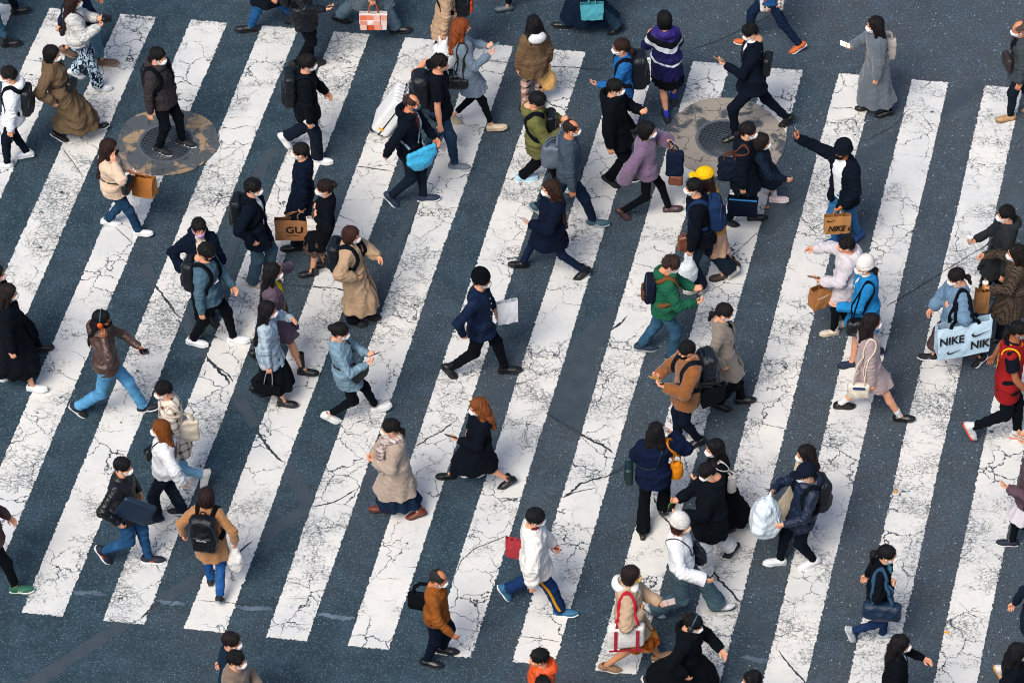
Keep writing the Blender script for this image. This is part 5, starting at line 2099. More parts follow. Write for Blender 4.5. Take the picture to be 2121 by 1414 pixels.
p = person('man in navy coat and grey trousers with a black backpack facing right', (525, 389), ((533, 590), (562, 578, 15)), -8, 'coat #0f1722 hem=.70 open=.045 in=#d9dde0 collar lapel', 'pants #3a5262 wide=.5 cuff=.072', 'sneaker #b8aca0 #d8d4ce', 'messy #0c0b0d', sex='m', arms=('k', 'k'))
backpack(p, 'black backpack with flap on the navy coat in front of the brown shopping bag', '#0e1218', (.15, .14, .22))
p = person('woman in lilac mask and navy padded coat facing the camera', (412, 472), ((440, 664), (414, 672, 5)), -78, 'puffer #101a28 hem=.66 open=.06 in=#d8cbb8 inh=.05 hood', 'pants #0f141b', 'boot #0b0d10', 'lowpony #0e0d10', mask='#b79ac8', arms=('k', 'q'), glasses='#a86a5a')
phone(p, 'f', 'white phone in the hand of the woman in the lilac mask', screen='#aab4c0', case='#d4d8de')
p = person('man in blue grey sweater and black trousers with black backpack looking down', (428, 522), ((410, 708, 0), (485, 705, -6)), -12, 'sweater #486474 t=.026 hem=.80', 'pants #0c0f14', 'sneaker #e0e3e5 #dcdfe2', 'mush #0b0b0e', mask='#16181c', sex='m', arms=('d', 'f'), look=(0, 22))
backpack(p, 'black rounded backpack on the blue grey sweater', '#11151a', (.16, .14, .22))
p = person('woman in mauve coat over yellow sweater and knee boots raising one arm', (566, 563), ((630, 770, -4), (531, 738, 38)), -6, 'coat #5c4c5a hem=.60 open=.06 in=#c2ac10 flare=.08', 'shorts #14161b len=.7', 'kneeboot #0e1116', 'long #0c0b0e', arms=('d', 'e'), hairL=1.1)
p = person('woman in pale plaid blazer and black skirt holding out one hand', (555, 642), ((531, 816, 35), (590, 828, -6)), -8, 'coat #8198a8 plaid #b8c6ce hem=.70 flare=.05 collar', 'skirt #0d1015 hem=.30 flare=.10', 'boot #0c0e12', 'long #100d0f', arms=('d', (.30, .0, -.08)), hairL=1.35)
handbag(p, 'n', 'flat black bag with grey rope handles beside the plaid blazer', hx='#0c0e12', w=.30, h=.15, d=.07, drop=.22, handle='#8a8a90', name='handbag', cat='handbag', group='handbags', kind='plain', tilt=6)
p = person('woman with brown bob in beige trench coat over black clothes', (728, 487), ((740, 668), (768, 655, 12)), -12, 'coat #a98f74 hem=.30 flare=.08 t=.036 sl=1.3 open=.05 in=#12151a skew=.06 fold=.011', 'pants #0d1014 wide=1 cuff=.1', 'chunky #0e1014', 'bob #3a221a', mask='#cfd2d2', arms=((.12, .05, -.34), (.33, .0, -.25)))
backpack(p, 'black backpack with wide straps on the beige trench coat', '#12171e', (.16, .14, .22))
p = person('woman with hair bun in light blue checked blazer texting with both hands', (705, 687), ((683, 862, 32), (783, 852, -12)), 4, 'coat #7892a2 check #64808f hem=.68 flare=.05 collar', 'pants #0c0f14 cuff=.042 hem=.13', 'chunky #e0e0de #d8dde0', 'bun #0d0c0f', arms=('p', 'p'), look=(0, 8))
phone(p, 'n', 'white phone with dark screen in both hands of the blue blazer', screen='#1c3048', case='#d9dee2', both=True)
crossbag(p, 'black sling bag across the light blue blazer', '#101318', (.12, -.08, .02), 'f', (.05, .12, .09), 'nylon', w=.035)
p = person('man in dark denim jacket, black beanie and black trousers', (998, 580), ((929, 765, 50), (1046, 772, -2)), -5, 'jacket #12213a denim hem=.74 collar buttons box=.016', 'pants #0b0e13', 'boot #0c0f13', 'mush #0a0a0d', hat='beanie #0b0d11', sex='m', arms=((-.10, .16, -.34), (.10, .10, -.44)), mask='#c8ced2')
handbag(p, 'f', 'white paper bag on the far side of the dark denim jacket', hx='#d8dce0', w=.26, h=.32, d=.10, drop=.02, yaw=20, off=(.12, .05, .18))
p = person('woman with orange headphones in brown leather jacket and light blue jeans', (211, 661), ((160, 846, 42), (298, 852, -10)), -5, 'jacket #46312b leather hem=.80 blouse=.03 hood', 'pants #4f8ab2 denim cuff=.062 wide=.3', 'sneaker #171a20 #cfd4d8 #c9d0d4', 'braids #0d0b0d', mask='#121316', skin='#8a5638', arms=('e', (.38, .0, -.27)), extra={'headphones': '#d8521c'}, look=(5, 0))
phone(p, 'f', 'black phone held out by the woman in the brown leather jacket', screen='#0c1420')
p = person('woman behind the long black dress at the left edge in black boots', (-8, 566), ((82, 722, -4), (8, 740, 30)), 0, 'coat #0e1218 hem=.40', 'pants #0c0f13', 'boot #0b0d10', 'bob #1c1416', mask='#d0b4bc', arms=('d', 'd'))
tote(p, 'n', 'cream bag with brown band hanging at the left edge', '#d2c6b4', .24, .20, .09, 'plain', '#5a4230', z=.26, fwd=.12)
p = person('woman in long black coat dress with white sneakers at the left edge', (18, 606), ((70, 800, -5), (-8, 780, 35)), -6, 'coat #0d1116 hem=.38 flare=.08 fold=.012', 'skirt #0c0f13 hem=.28 flare=.06', 'chunky #dcdfe1 #d8dbde', 'long #1e1617', arms=('d', 'd'), hairL=.9, mask='#d8dadc')
p = person('man in cream and brown plaid overshirt with a light blue jean leg kicked back', (338, 808), ((378, 990, 0), (430, 985, 72, .14)), 192, 'shirt #d8cdbf plaid #5a3f34 hem=.64 t=.03 box=.015', 'pants #7fb0cc denim', 'sneaker #dedfda #d0cec6', 'short #0c0b0e', sex='m', arms=('d', 'd'), look=(0, 10))
tote(p, 'n', 'cream canvas tote behind the plaid overshirt', '#d0c4b0', .28, .32, .07, z=.20, fwd=-.16, out=.0, sw=.02)
p = person('woman with copper hair in white sweatshirt and dark jeans', (332, 888), ((368, 1066, 0), (318, 1070, 8)), 184, 'sweater #d4d7da t=.036 box=.018 sl=1.2 hem=.86', 'pants #111b29 denim wide=.5 cuff=.074', 'high #141c27 #dfe2e4', 'long #7a4318', arms=((-.22, .10, -.45), 'd'), hairL=1.0)
crossbag(p, 'small black pouch in front of the white sweatshirt', '#101318', (.16, .16, .02), 'n', (.04, .09, .08))
p = person('man in black leather jacket and blue jeans with orange-striped sneakers', (255, 966), ((211, 1140, 58, .06), (316, 1166, 0)), -12, 'jacket #0c1013 leather hem=.78 collar', 'pants #1d466c denim', 'sneaker #12192a #d8dcdf #e0602c bars', 'short #0c0c0f', sex='m', arms=('k', 'k'))
boxprop(p, 'n', 'document_folder', 'navy folder tucked under the arm of the black leather jacket', 'folder', (.20, .035, .16), '#12263a', .45, (.13, .10, .16), 28, 12)
p = person('woman seen from behind in camel coat with black backpack', (428, 1028), ((455, 1242, 45), (440, 1195, 0)), 84, 'coat #a3744a felt hem=.60 flare=.05', 'pants #1c4a80 denim cuff=.05', 'sneaker #14171c #8f959a', 'bob #2a181a', arms=((.0, .17, -.46), (.0, .17, -.46)))
backpack(p, 'black backpack with white label on the camel coat', '#0d1014', (.17, .15, .25), logo=('Columbia', '#c8ced2', .03))
handbag(p, 'n', 'small white plastic bag in the hand of the camel coat', shape='plastic', hx='#dcdcd8', w=.18, h=.32, d=.11, drop=.10, name='plastic_bag', cat='plastic bag', yaw=-84)
p = person('woman in loose beige coat with checked scarf and brown suede boots', (808, 886), ((795, 1060, -4), (862, 1058, 18)), 186, 'coat #a39284 felt hem=.46 flare=.10 box=.015 t=.034 sl=1.15', 'skirt #15283f denim hem=.22 flare=.03', 'boot #6b3220 #3a2018', 'lowpony #120d0e', mask='#d8d0c8', arms=('g', 'g'), extra={'scarf': '#c9bdb6 check #7a6664'})
p = person('woman with orange wavy hair in long black coat looking at her phone', (990, 842), ((932, 985, -6), (1052, 998, 30)), 192, 'coat #0c1119 hem=.40 flare=.08 box=.02 t=.034', 'skirt #d5d8da hem=.36 flare=.05', 'boot #0b0d11', 'wavy #7e4520', mask='#dcdcdc', arms=('p', 'k'), look=(0, 6), hairL=.85)
phone(p, 'n', 'dark phone in the hand of the orange-haired woman', screen='#0c1218', case='#1a2026')
p = person('man in boxy white jacket and navy track pants with yellow stripe', (1110, 1072), ((1041, 1224, 62, .05), (1162, 1268, -4)), -3, 'coat #dddbd6 hem=.70 box=.03 t=.034 sl=1.35 flare=.04 collar=.01 in=#6a2024 inh=.07', 'pants #16305a stripe #d99a1c wide=.35 cuff=.066', 'high #2c6488 #e2e4e4', 'mush #0b0b0e', sex='m', arms=((-.04, .14, -.50), 'f'), look=(0, 8))
handbag(p, 'f', 'flat red leather bag behind the white jacket', hx='#a8323a', w=.22, h=.28, d=.07, drop=.02, name='handbag', cat='handbag', group='handbags', kind='leather', off=(-.46, -.05, .20), tilt=14)
p = person('older balding man in brown jacket and navy trousers', (908, 1198), ((894, 1372, 0), (926, 1346, 8)), -12, 'jacket #864d20 hem=.82 blouse=.03 collar', 'pants #101826 wide=.2', 'dress #0f1318', 'bald #2a2a2c', sex='m', skin='#bd8058', arms=('f', 'd'), look=(0, 10))
tote(p, 'f', 'black document bag behind the brown jacket', '#0c0f13', .30, .26, .08, 'plain', z=.22, fwd=-.20, out=-.06)
p = person('person in navy and cream behind the taupe coat at the bottom edge', (480, 1328), None, -10, 'coat #172738 open=.07 in=#cbb9a0', 'pants #101318', 'boot #0c0e12', 'short #1c1313', H=1.62)
p = person('man in taupe coat cut off by the bottom edge', (490, 1366), None, -22, 'coat #766659 felt', 'pants #14171c', 'dress #0e1013', 'short #0e0c0e', sex='m', H=1.72, arms=('d', 'g'))
p = person('man in orange jacket with black collar cut off by the bottom edge', (1116, 1362), None, 195, 'jacket #d0501c nylon hood t=.034', 'pants #14171c', 'dress #0e1013', 'short #0d0d10', sex='m', H=1.72, mask=None, arms=('d', 'd'))
p = person('dark-haired head in front of the orange jacket at the bottom edge', (1124, 1418), None, 100, 'puffer #101318', 'pants #14171c', 'boot #0e1013', 'short #0c0c0e', sex='m', H=1.62)
p = person('woman in beige hooded jacket and orange plaid skirt with yellow mask', (1308, 1190), ((1262, 1375, 15), (1366, 1370, -10)), 4, 'jacket #b1987e hem=.66 box=.02 t=.036 sl=1.2 open=.03 in=#e0ddd8 inhood', 'skirt #a35520 plaid #6a3414 #c98a3a hem=.46', 'sneaker #94755a #d8d0c2', 'bob #231818', mask='#dcb868', skin='#c8966c', arms=('s', 'q'))
tote(p, 'n', 'white canvas tote with red straps and red base', '#dcdad6', .42, .34, .13, 'plain', '#b02034', z=.30, fwd=.0, text=[('patch', -.12, -.17, .018, .16, '#a81c34'), ('patch', .12, -.17, .018, .16, '#a81c34'), ('patch', 0, -.325, .19, .014, '#a81c34')])
phone(p, 'f', 'phone in clear case held beside the orange plaid skirt', screen='#a89a98', case='#8a7c78')
p = person('woman in white beanie and white sweater with wide grey jeans', (1410, 1086), ((1354, 1266, 30), (1490, 1258, -10)), -8, 'sweater #dfe1e4 t=.024 hem=.88 sl=1.15 bell', 'pants #445c66 denim wide=1.3 cuff=.105 hem=.10', 'loafer #c8ccce #12151a', 'bob #3a1f1c', mask='#d8bfa6', hat='beanie #dcdad6', arms=((.36, .06, -.30), 'd'))
crossbag(p, 'black gathered bag on the back of the white sweater', '#12161b', (.10, .12, .04), 'n', (.06, .12, .15), 'leather', w=.014, soft=1)
p = person('woman in black puffer and white trousers with blue hair clip', (1465, 977), ((1452, 1192, 0), (1520, 1136, 55, .02)), 195, 'puffer #0d1116 t=.046 hem=.64 hood', 'pants #d2d4d6 wide=.9 cuff=.088', 'chunky #101317 #15181c', 'bun #100c0d #b8cad6 clip', arms=('q', 'q'), look=(0, 28))
boxprop(p, 'n', 'wallet', 'black wallet with green card held by the woman in black puffer', 'wallet', (.045, .012, .055), '#0d0f12', .5, (.03, -.05, .02), -20, 20, (('card', (.012, -.016, .02), (.025, .004, .03), '#5aa83a'),))
p = person('woman with very long black hair behind the black puffer', (1480, 928), ((1498, 1092, 0), (1534, 1075, 25)), 200, 'coat #0d0f14 hem=.22 flare=.14', 'pants #0c0e12', 'boot #0c0e12', 'long #0c0a0d', arms=('g', 'd'), hairL=1.5)
tote(p, 'n', 'thin white bag beside the very long black hair', '#cfcac6', .10, .26, .05, z=.16, fwd=-.12, out=.05, sw=.010)
p = person('woman seen from behind in navy fleece photographing with her phone', (1358, 893), ((1333, 1098, 0), (1374, 1060, 40)), 82, 'jacket #0e1a36 felt hem=.78 box=.03 t=.04 sl=1.2', 'pants #0b0d11 wide=.4 cuff=.085', 'boot #0c0e12', 'long #0c0b0e', arms=((.26, .03, -.03), 'q'), hairL=.75)
phone(p, 'n', 'white phone with lit blue screen raised by the navy fleece', screen='#2f78c0', case='#e4e8ea', emit=.5)
tote(p, 'n', 'orange cloth bundle under the arm of the navy fleece', '#cf7e18', .14, .26, .10, z=.26, fwd=.02, out=.10, yaw=90)
crossbag(p, 'dark green bag at the left hip of the navy fleece', '#163034', (.0, .24, -.04), 'n', (.05, .10, .13), 'leather', w=.012)
p = person('man in tan suede jacket with fur collar reading a gold phone', (1422, 725), ((1396, 916, 0), (1440, 913, 22)), 194, 'jacket #84522a felt t=.036 hem=.74 collar=.06 sl=1.1', 'pants #131a26', 'dress #0f1216', 'short #0b0b0e', mask='#121418', sex='m', arms=('p', 'p'), look=(0, 14))
phone(p, 'n', 'gold phone in both hands of the tan suede jacket', screen='#b08a2a', case='#b8922e', both=True)
backpack(p, 'large boxy black backpack on the tan suede jacket', '#161c22', (.22, .15, .28), 'leather', trim='#262e36')
handbag(p, 'n', 'black cloth bag below the boxy backpack', hx='#0c0e12', w=.30, h=.26, d=.08, drop=.05, kind='plain', name='cloth_bag', cat='bag', group='carrier bags', off=(-.62, .05, -.10), tilt=18)
p = person('woman in open grey blazer over black with tied-back hair', (1501, 647), ((1535, 832, -4), (1492, 838, 20)), -4, 'coat #7d746a felt hem=.60 open=.05 in=#101216 skew=.03 lapel buttons', 'pants #0c0e12 cuff=.05', 'dress #0d1014', 'lowpony #160f12', arms=('k', 'k'), look=(0, 10))
p = person('man in green hoodie and blue jeans playing with a handheld screen', (1390, 548), ((1336, 722, 10), (1402, 738, 0)), -4, 'hoodie #1c5a42 t=.034 in=#d8561c inh=.04', 'pants #2b4d66 denim wide=.2 cuff=.06', 'sneaker #1b2e42 #8f9aa2', 'messy #33221c', sex='m', skin='#d09a7a', arms=('q', 'q'), look=(0, 22))
phone(p, 'n', 'wide grey handheld screen in front of the green hoodie', screen='#6f8288', case='#3a4448', size=(.075, .045), both=True)
backpack(p, 'small navy backpack with tan trim on the green hoodie', '#171d30', (.14, .12, .18), 'plain', trim='#5a3c24', strap='#6a4626')
p = person('woman in yellow cap and pale lace skirt behind the navy backpack', (1458, 366), ((1488, 570, 0), (1514, 556, 25)), 186, 'sweater #b8863a', 'skirt #b8957c hem=.44 flare=.05', 'boot #3a2a22', 'long #2c1a14', hat='cap #e8b414 turn=0', arms=('d', 'd'))
handbag(p, 'n', 'brown leather bag between the yellow cap and the black sweater', hx='#6a3c2c', w=.20, h=.24, d=.09, drop=.06, shape='soft', name='handbag', cat='handbag', group='handbags', off=(.22, -.05, .12))
p = person('man in black sweater and wide dark trousers with navy backpack', (1436, 388), ((1438, 600, 0), (1516, 565, 48)), 187, 'sweater #0d1118 t=.026 hem=.78', 'pants #1a2734 wide=1.1 cuff=.095', 'sneaker #c9c6be #b8b2a8', 'short #0b0b0e', sex='m', arms=((.06, .05, -.52), 'd'))
backpack(p, 'navy cloth backpack on the black sweater', '#152c4e', (.17, .14, .23), 'plain')
handbag(p, 'n', 'white plastic bag between the black sweater and the green hoodie', shape='plastic', hx='#d5dde2', w=.24, h=.36, d=.16, drop=.12, name='plastic_bag', cat='plastic bag')
p = person('woman in navy coat with bare calf and pale pink sneakers', (1578, 294), ((1606, 406, -4), (1572, 400, 25)), -3, 'coat #121f2f hem=.56', 'skirt #14202e hem=.42 flare=.1', 'chunky #d8c4c4 #e0dcda #d8dadc #e4e4e4', 'bob #1e1414', arms=('F', 'd'), H=1.5)
p = person('woman in black puffer with navy shopping bag and tied dark hair', (1550, 272), ((1560, 458, -3), (1512, 452, 20)), -6, 'puffer #10171f hem=.64 t=.04', 'pants #0e131b', 'dress #0c0f13', 'lowpony #150f12', arms=('d', 'd'), hairL=1.2)
tote(p, 'n', 'navy tote with brown strap on the black puffer', '#131c2c', .30, .36, .10, 'plain', '#5a3426', z=.13, fwd=-.15, out=.0, sw=.016)
handbag(p, 'n', 'navy shopping bag with bright blue lining', hx='#0f1826', w=.38, h=.27, d=.12, drop=.10, kind='plain', text=[('patch', 0, -.012, .17, .010, '#2f86c8')])
p = person('man in dark suit striding left while reading his phone', (1554, 67), ((1514, 282, 10), (1632, 252, 45)), 192, 'coat #0e1420 hem=.72 open=.05 vneck in=#dfe2e4 inh=.065 lapel', 'pants #0e1420', 'dress #0b0d10', 'short #0a0a0c', sex='m', arms=('p', 'd'), look=(0, 24), H=1.74)
phone(p, 'n', 'gold-backed phone in the hand of the suited man', screen='#8a744a', case='#9a8258')
crossbag(p, 'black bag with dangling strap on the back of the dark suit', '#0f1216', (-.16, -.10, .22), 'f', (.05, .12, .14), 'nylon', w=.03)
p = person('walker in denim jacket with orange and white sneakers at the top edge', (1592, -108), ((1548, 88, -4), (1655, 98, 35)), 183, 'jacket #1d4a7a denim', 'pants #13233c', 'sneaker #c8622e #dcdcd8 #e4e2dc', 'short #14100f', arms=('d', 'd'), H=1.64)
tote(p, 'n', 'white tote with rows of small coloured prints at the top edge', '#d8d5ce', .30, .34, .08, z=.32, fwd=.02, yaw=0, text=[('patch', -.10 + .05 * a, -.07 - .055 * b, .013, .015, ('#3a7a4a', '#b03a3a', '#2a3a5a', '#5a3a2a', '#c87a7a')[(a * 2 + b) % 5]) for a in range(5) for b in range(5)])
p = person('woman in long grey wool coat with long dark hair', (1812, 52), ((1800, 229, -2), (1830, 230, 8)), 186, 'coat #59636c felt hem=.25 flare=.08 t=.034 sl=1.1', 'pants #0c0e12', 'heel #0b0d10', 'long #150f13', arms=('d', 'p'), hairL=1.0)
phone(p, 'f', 'lit white phone held by the woman in the long grey coat', screen='#e8e2d8', case='#e8eaec', emit=.4)
tote(p, 'f', 'cream tote behind the long grey coat', '#cdbfb2', .28, .34, .07, z=.20, fwd=-.16, out=.0)
p = person('older man with glasses in grey jacket and tan shoes at the right edge', (2112, 60), ((2089, 237, -4), (2142, 226, 30)), 190, 'jacket #3a4248 felt open=.05 in=#14181e hem=.74', 'pants #141e29', 'loafer #ad8a60 #6a5038', 'bald #5a4c44', sex='m', arms=('d', 'd'), glasses='#2a1c16', skin='#c48a66')
crossbag(p, 'dark brown shoulder bag in front of the grey jacket', '#3a2c28', (.17, -.02, .06), 'f', (.04, .12, .10), 'leather')
p = person('man in black bucket hat and padded jacket taking a selfie', (1745, 312), ((1772, 492, 15), (1722, 503, 0)), 216, 'puffer #10161f hem=.74 open=.085 in=#dfe2e4 inz=.70 collar', 'pants #29608f denim', 'sneaker #1d4684 #1a3a6a', 'short #15100f', mask='#121317', hat='bucket #14181e', sex='m', skin='#b87850', arms=((.16, .0, -.47), ((.33, .30, .26), None, (-.8, -.5, .1), .8, (.35, .25, .9))), H=1.72)
phone(p, 'f', 'black phone held up at arm length by the man in the bucket hat', screen='#20303e')
handbag(p, 'n', 'brown paper bag with bold black lettering and a swoosh', hx='#a67440', w=.33, h=.26, d=.11, drop=.11, yaw=-212, tilt=0, text=[('txt', 'NIKE', -.02, -.16, .115, '#0e0c0b', .25, .022, .82), ('swoosh', -.08, -.05, .12), ('txt', 'G', .15, -.17, .10, '#0e0c0b', .2, .02)])
p = person('woman in pale lilac white hooded coat with cream boots', (1752, 508), ((1724, 682, -3), (1752, 674, 18)), 186, 'hoodie #c2bdc2 t=.04 box=.02 hem=.62 felt sl=1.15', 'pants #0e1116 wide=.3', 'boot #cabfae #b8ac9a', 'short #0d0c10', mask=None, arms=('q', (.42, .14, -.10)))
phone(p, 'n', 'brown phone in the hand of the lilac coat', screen='#5a4038', case='#7a5648')
handbag(p, 'n', 'brown paper bag with a blue charm beside the lilac coat', hx='#a26b38', w=.26, h=.30, d=.14, drop=.14, yaw=25, text=[('txt', 'MARKET', 0, -.12, .04, '#e0d4c4'), ('patch', .10, -.02, .025, .03, '#6ab0d8')], off=(-.05, 0, 0))
p = person('woman in white beanie and bright blue sherpa jacket with bare legs', (1790, 553), ((1763, 750, -3), (1812, 734, 20)), 188, 'jacket #1d74ac denim t=.042 hem=.60 box=.02 collar=.06 in=#e0d8c8 inh=.07 open=.02', 'shorts #0d1014 len=.5', 'sneaker #14233a #0f1a2a', 'lowpony #1a1012', hat='beanie #e2e0dc', arms=('q', 'd'), extra={'bare': 1})
tote(p, 'n', 'structured black leather bag beside the blue sherpa jacket', '#0e1116', .28, .22, .14, 'leather', z=.42, fwd=.10, sw=.016)
p = person('woman in dusty pink coat with white socks and black loafers', (1806, 667), ((1750, 841, 6), (1864, 866, -6)), -3, 'coat #a08d8d felt hem=.56 flare=.08 open=.015 in=#dcdad8 inh=.05', 'shorts #2a2226 len=.45', 'loafer #0c0e11 #101215 #0c0e11 #e2e4e6 sock=.11', 'long #1a1013', arms=('d', 'd'), extra={'bare': 1}, hairL=.8)
tote(p, 'n', 'cream leather handbag with navy scarf on the dusty pink coat', '#d8cebe', .26, .22, .10, 'leather', '#d2c6b4', z=.50, fwd=-.12, sw=.014, text=[('patch', .0, -.02, .07, .02, '#1c3a66')])
p = person('woman in blue grey hoodie and brown culottes carrying a huge lettered bag', (1980, 574), ((1930, 739, -5), (2032, 745, 45)), 187, 'sweater #64809a t=.04 box=.02 sl=1.3 hem=.78', 'pants #463b40 wide=1.8 cuff=.125 hem=.22', 'sneaker #0f1319 #dcdfe2 #dfe2e4 bars', 'lowpony #150f12', arms=('s', 'f'), look=(0, 15))
tote(p, 'n', 'huge pale blue shopping bag with bold black lettering', '#b4d0e2', .66, .46, .20, 'nylon', '#10141a', z=.30, fwd=.0, out=.14, sw=.045, tilt=8, shape='box', text=[('txt', 'NIKE', -.19, -.15, .17, '#0d0f12', .15, .028, .80), ('txt', 'NIKE', .17, -.29, .17, '#0d0f12', .15, .028, .80), ('swoosh', .17, -.12, .24), ('swoosh', -.17, -.34, .18)])
p = person('man in dark hooded coat holding an iced coffee', (2083, 444), ((2028, 620, -3), (2078, 610, 20)), 187, 'coat #2b2c2e felt hem=.56 hood open=.04 in=#16283e', 'pants #101318', 'sneaker #57524a #8a8478', 'short #0c0b0d', sex='m', arms=('d', 'q'), H=1.72)
cup(p, 'f', 'iced coffee cup in the hand of the dark hooded coat', '#c8b496')
p = person('woman in brown tweed coat spreading one hand', (2104, 524), ((2064, 698, -3), (2112, 690, 15)), 186, 'coat #52463c hound #241d1a hem=.46 flare=.08 t=.036', 'pants #0c0f13', 'heel #0c0e12', 'long #18100f', mask='#d8d8d8', arms=('q', (.40, .10, -.06)), hairL=1.05)
cup(p, 'n', 'clear cup of orange drink in the hand of the tweed coat', '#e0a030', '#e8e4dc', '#d8801c')
handbag(p, 'n', 'tall plain brown paper bag in front of the tweed coat', hx='#96683a', w=.17, h=.32, d=.12, drop=.05, off=(.02, .0, -.02), tilt=-10)
p = person('man in red basketball jersey with yellow trim running at the right edge', (2110, 684), ((2005, 890, 62, .10), (2118, 905, 0)), -5, 'tee #10141b', 'pants #0d1015', 'high #c9ccce #e0502c #14171c', 'lowpony #0c0b0d', mask='#9ab0c0', sex='m', skin='#8f5c3c', arms=('f', 'b'), extra={'jersey': '#8e1a1c'})
p = person('walker beyond the right edge holding out a cream phone', (2178, 858), None, 185, 'coat #c8c8cc', 'pants #14161a', 'boot #0d0f12', 'long #1a1214', arms=('p', 'p'), H=1.6, stride=.3)
phone(p, 'n', 'cream phone entering at the right edge', screen='#c8b49a', case='#d2c0a8')
p = person('walker in mauve sweater and white skirt over black tights at the right edge', (2142, 938), ((2096, 1130, -4), (2152, 1130, 30)), 186, 'sweater #54424a t=.036', 'skirt #ccc7cd #101216 tights hem=.56', 'sneaker #141c30 #cfd4d8 #e04a78', 'short #1a1214', arms=('p', 'd'))
tote(p, 'n', 'small black bag on the mauve sweater at the right edge', '#0d0f12', .14, .12, .06, 'leather', z=.34, fwd=.10, sw=.012)
p = person('woman in cream coat with dark wavy hair behind the navy cap', (1668, 940), ((1613, 1082, -3), (1664, 1112, 20)), 190, 'coat #c4b79e hem=.40 flare=.08', 'pants #c4b69a wide=.6 cuff=.08', 'sneaker #dcdfe0 #d4d6d8', 'wavy #160f12', arms=('d', 'd'), hairL=.8)
p = person('man in navy cap and navy jacket hugging a big plastic bag', (1668, 980), ((1616, 1168, -8), (1674, 1160, 12)), 198, 'jacket #13223a nylon hem=.74 hood', 'pants #0e131c', 'sneaker #dcdfe2 #d8dadd', 'short #120e10', hat='cap #12192a', sex='m', arms=((.34, -.02, -.34), (.34, .0, -.12)), look=(0, 6))
backpack(p, 'black rolled backpack on the man in the navy cap', '#0f1319', (.17, .14, .23))
handbag(p, 'n', 'bulging white plastic bag hugged by the man in the navy cap', shape='plastic', hx='#d5e2ea', w=.38, h=.58, d=.28, drop=.06, name='plastic_bag', cat='plastic bag', off=(.10, -.16, .36), yaw=20)
p = person('walker in long black coat wearing headphones at the bottom edge', (1437, 1291), ((1344, 1406, 55, .04), (1462, 1438, 0)), -14, 'coat #0b0e12 hem=.30 flare=.13 t=.036 hood', 'pants #0c0e12', 'sneaker #14171b #d8dadc', 'bun #0b0b0d', arms=('k', (.30, .06, -.36)), extra={'headphones': '#20262c'}, look=(0, 14), sex='m')
p = person('dark-haired head with white mask cut off by the bottom edge', (1557, 1408), None, 192, 'coat #14181e', 'pants #14171c', 'boot #0e1013', 'short #0d0d10', H=1.6)
p = person('woman with ponytail in black jacket and teal scarf carrying a navy bag', (1838, 1148), ((1757, 1308, 68, .10), (1838, 1320, 0)), -8, 'coat #0b0f14 hem=.66 flare=.06 open=.05 in=#4f93a4 inh=.05', 'pants #12284a denim', 'sneaker #9aa2a8 #c0c6ca', 'pony #0d0c0f', arms=('s', 'b'), hairL=1.2)
tote(p, 'n', 'slouchy navy shoulder bag on the black jacket', '#142a44', .44, .24, .16, 'nylon', '#2c4a66', z=.38, fwd=.06, sw=.035)
p = person('woman in black suit with white collar and long hair at the bottom edge', (1866, 1333), None, -8, 'coat #0c0f13 hem=.7 open=.03 in=#c8d0dc inh=.045', 'pants #0c0f13', 'dress #0b0d10', 'long #0e0b0e', arms=('d', (.34, .08, -.30)), H=1.6, hairL=.8)
p = person('person in navy jeans and white orange sneakers at the bottom right edge', (2158, 1198), ((2066, 1386, 62, .03), (2176, 1392, 0)), 0, 'jacket #142030', 'pants #1a3a64 denim', 'sneaker #cfcac4 #c89040', 'short #0e0c0e')
p = person('long-haired person in black cut off by the bottom right corner', (2110, 1350), None, -6, 'coat #0c1016', 'pants #0c0f13', 'boot #0b0d10', 'long #0e0c0f', H=1.6, hairL=.8)
p = person('walker in green suede sneaker and black trousers at the left edge', (-30, 1016), ((36, 1213, -5), (-62, 1205, 30)), 0, 'jacket #57423e', 'pants #0c0f13 hem=.13', 'sneaker #1d5a42 #cfd2cc #e0e2de bars', 'short #14100f', sex='m')
p = person('woman from behind in brown jacket with white hood and plaid trousers', (1105, 50), ((1086, 228, 0), (1118, 216, 20)), 112, 'jacket #69543f hem=.70 box=.02 t=.034 sl=1.15 in=#cdd0d0 inhood', 'pants #c2a294 plaid #221c22 #6a4a44 wide=.3 cuff=.064', 'sneaker #2a2a2e', 'long #0c0b10', arms=('d', 'd'), hairL=.6)
handbag(p, 'f', 'yellow plastic bag in the hand of the brown jacket', shape='plastic', hx='#e8b870', w=.24, h=.32, d=.16, drop=.10, name='plastic_bag', cat='plastic bag', yaw=60)
p = person('man in olive jacket and black trousers typing on his phone', (1112, 209), ((1091, 372, 0), (1174, 390, 0)), -6, 'jacket #62633a hem=.70 hood t=.034 box=.015', 'pants #0c0f13 wide=.3 cuff=.06', 'chunky #a4cbe0 #c4dae4', 'mush #0b0a0e', sex='m', arms=('p', 'p'), look=(0, 30), mask=None)
phone(p, 'n', 'phone in both hands of the olive jacket', screen='#4a4a4e', case='#8a7a6a', both=True)
backpack(p, 'black pack worn on the chest of the olive jacket', '#10141a', (.12, .12, .18), front=True)
p = person('man with receding hair in grey sweater and navy jeans', (1184, 266), ((1231, 455, -6), (1112, 440, 38)), -6, 'sweater #3d4a57 t=.022 hem=.80', 'pants #16283e', 'sneaker #36525f #a4abb0 #b4bcc2 bars', 'bald #241c1a', sex='m', skin='#c88a60', arms=('d', 'b'))
tote(p, 'f', 'grey shoulder pack behind the grey sweater', '#566270', .26, .36, .14, 'nylon', '#566270', z=.10, fwd=-.20, out=-.10)
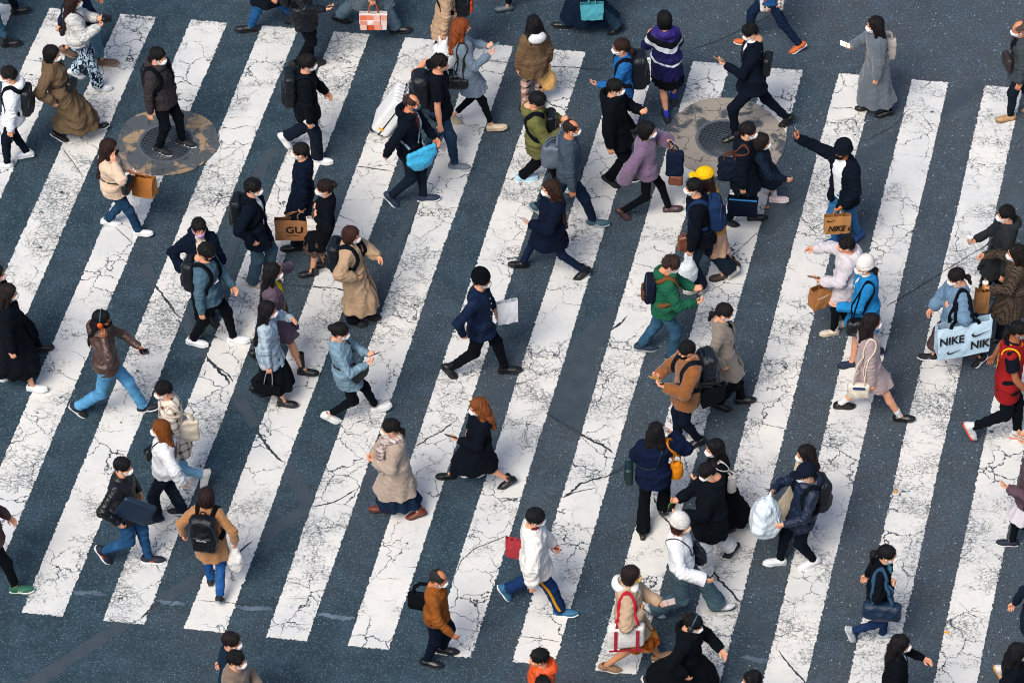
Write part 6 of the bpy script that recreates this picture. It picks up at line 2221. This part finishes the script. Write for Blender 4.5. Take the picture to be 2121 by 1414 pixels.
p = person('woman with long auburn hair in navy jacket and jeans', (1140, 390), ((1081, 548, -8), (1209, 567, 36)), 190, 'puffer #0f1828 hem=.60 t=.044', 'pants #14233c t=.006', 'boot #0c0e12', 'wavy #321d14', arms=('p', 'd'), hairL=1.6)
phone(p, 'n', 'pale phone in the hand of the auburn-haired woman', screen='#9fb4bc', case='#c8d4d8')
p = person('woman in denim jacket with black backpack and brown ponytail', (1286, 98), ((1272, 288, 0), (1310, 275, 25)), 188, 'jacket #1f5c98 denim hem=.80', 'pants #0d1015', 'sneaker #2a2c30', 'lowpony #2c1a12', arms=('q', 'd'), glasses='#8a8a8a', skin='#c08a6a')
backpack(p, 'black backpack with orange zip on the denim jacket', '#12161b', (.20, .15, .25), trim='#171b21')
p = person('man in baggy black hoodie holding his bag strap', (1275, 182), ((1262, 375, 35), (1304, 374, 0)), -8, 'hoodie #0b0e13 t=.04 box=.025 hem=.70', 'pants #0b0e13 wide=.5 cuff=.066', 'sneaker #12161c #c8ccd0', 'short #0a0a0c', sex='m', arms=('d', 'p'))
p = person('woman in purple sweater and black trousers with brown loafers', (1341, 270), ((1289, 442, 42), (1386, 433, -6)), -5, 'sweater #6f5a75 felt t=.03 hem=.80 bell sl=1.35', 'pants #0b0d12 t=.006 cuff=.044', 'loafer #473233', 'bob #0f0b0f', arms=((-.20, .12, -.44), (.26, .06, -.10)))
phone(p, 'f', 'black phone with purple case beside the purple sweater', screen='#141a24', case='#8f86a8')
handbag(p, 'f', 'navy cloth bag hanging in front of the purple sweater', hx='#121f36', w=.22, h=.40, d=.10, drop=.10, shape='soft', deco='plain', name='cloth_bag', cat='bag', off=(.06, .02, -.04))
handbag(p, 'f', 'small brown leather bag below the navy cloth bag', hx='#6a3a26', w=.18, h=.15, d=.08, drop=.16, shape='soft', name='handbag', cat='handbag', group='handbags', off=(.08, .0, -.36))
p = person('girl from behind in purple and blue windbreaker with blue socks', (1376, 40), ((1390, 239, 0), (1384, 208, 20)), 97, 'jacket #191a48 blocks #0e1118 #2e2468 hem=.66 hood t=.036 box=.02', 'skirt #0c0e12 hem=.54 flare=.2 pleat=18', 'sneaker #12161c #22262c #12161c #2f44c0 sock=.14', 'bob #0b0b10', arms=('q', 'q'), extra={'bare': 1})
p = person('walker in flowing navy coat with a teal bag at the top edge', (1222, -128), ((1170, 54, -4), (1278, 60, 35)), 183, 'coat #0f2034 hem=.22 flare=.05', 'pants #22394a wide=1 cuff=.09', 'dress #101216', 'short #0e0c0e', arms=('d', 'd'), H=1.66)
handbag(p, 'n', 'teal leather handbag cut off by the top edge', hx='#4a9fae', w=.30, h=.24, d=.11, drop=.08, kind='leather', name='handbag', cat='handbag', group='handbags', off=(.02, .16, .12))
p = person('walker in grey heels cut off by the top edge', (1075, -168), ((1043, 18, 0), (1105, -25, 40)), 183, 'coat #2a3038', 'pants #14181e hem=.14', 'heel #56626c', 'short #0e0c0e')
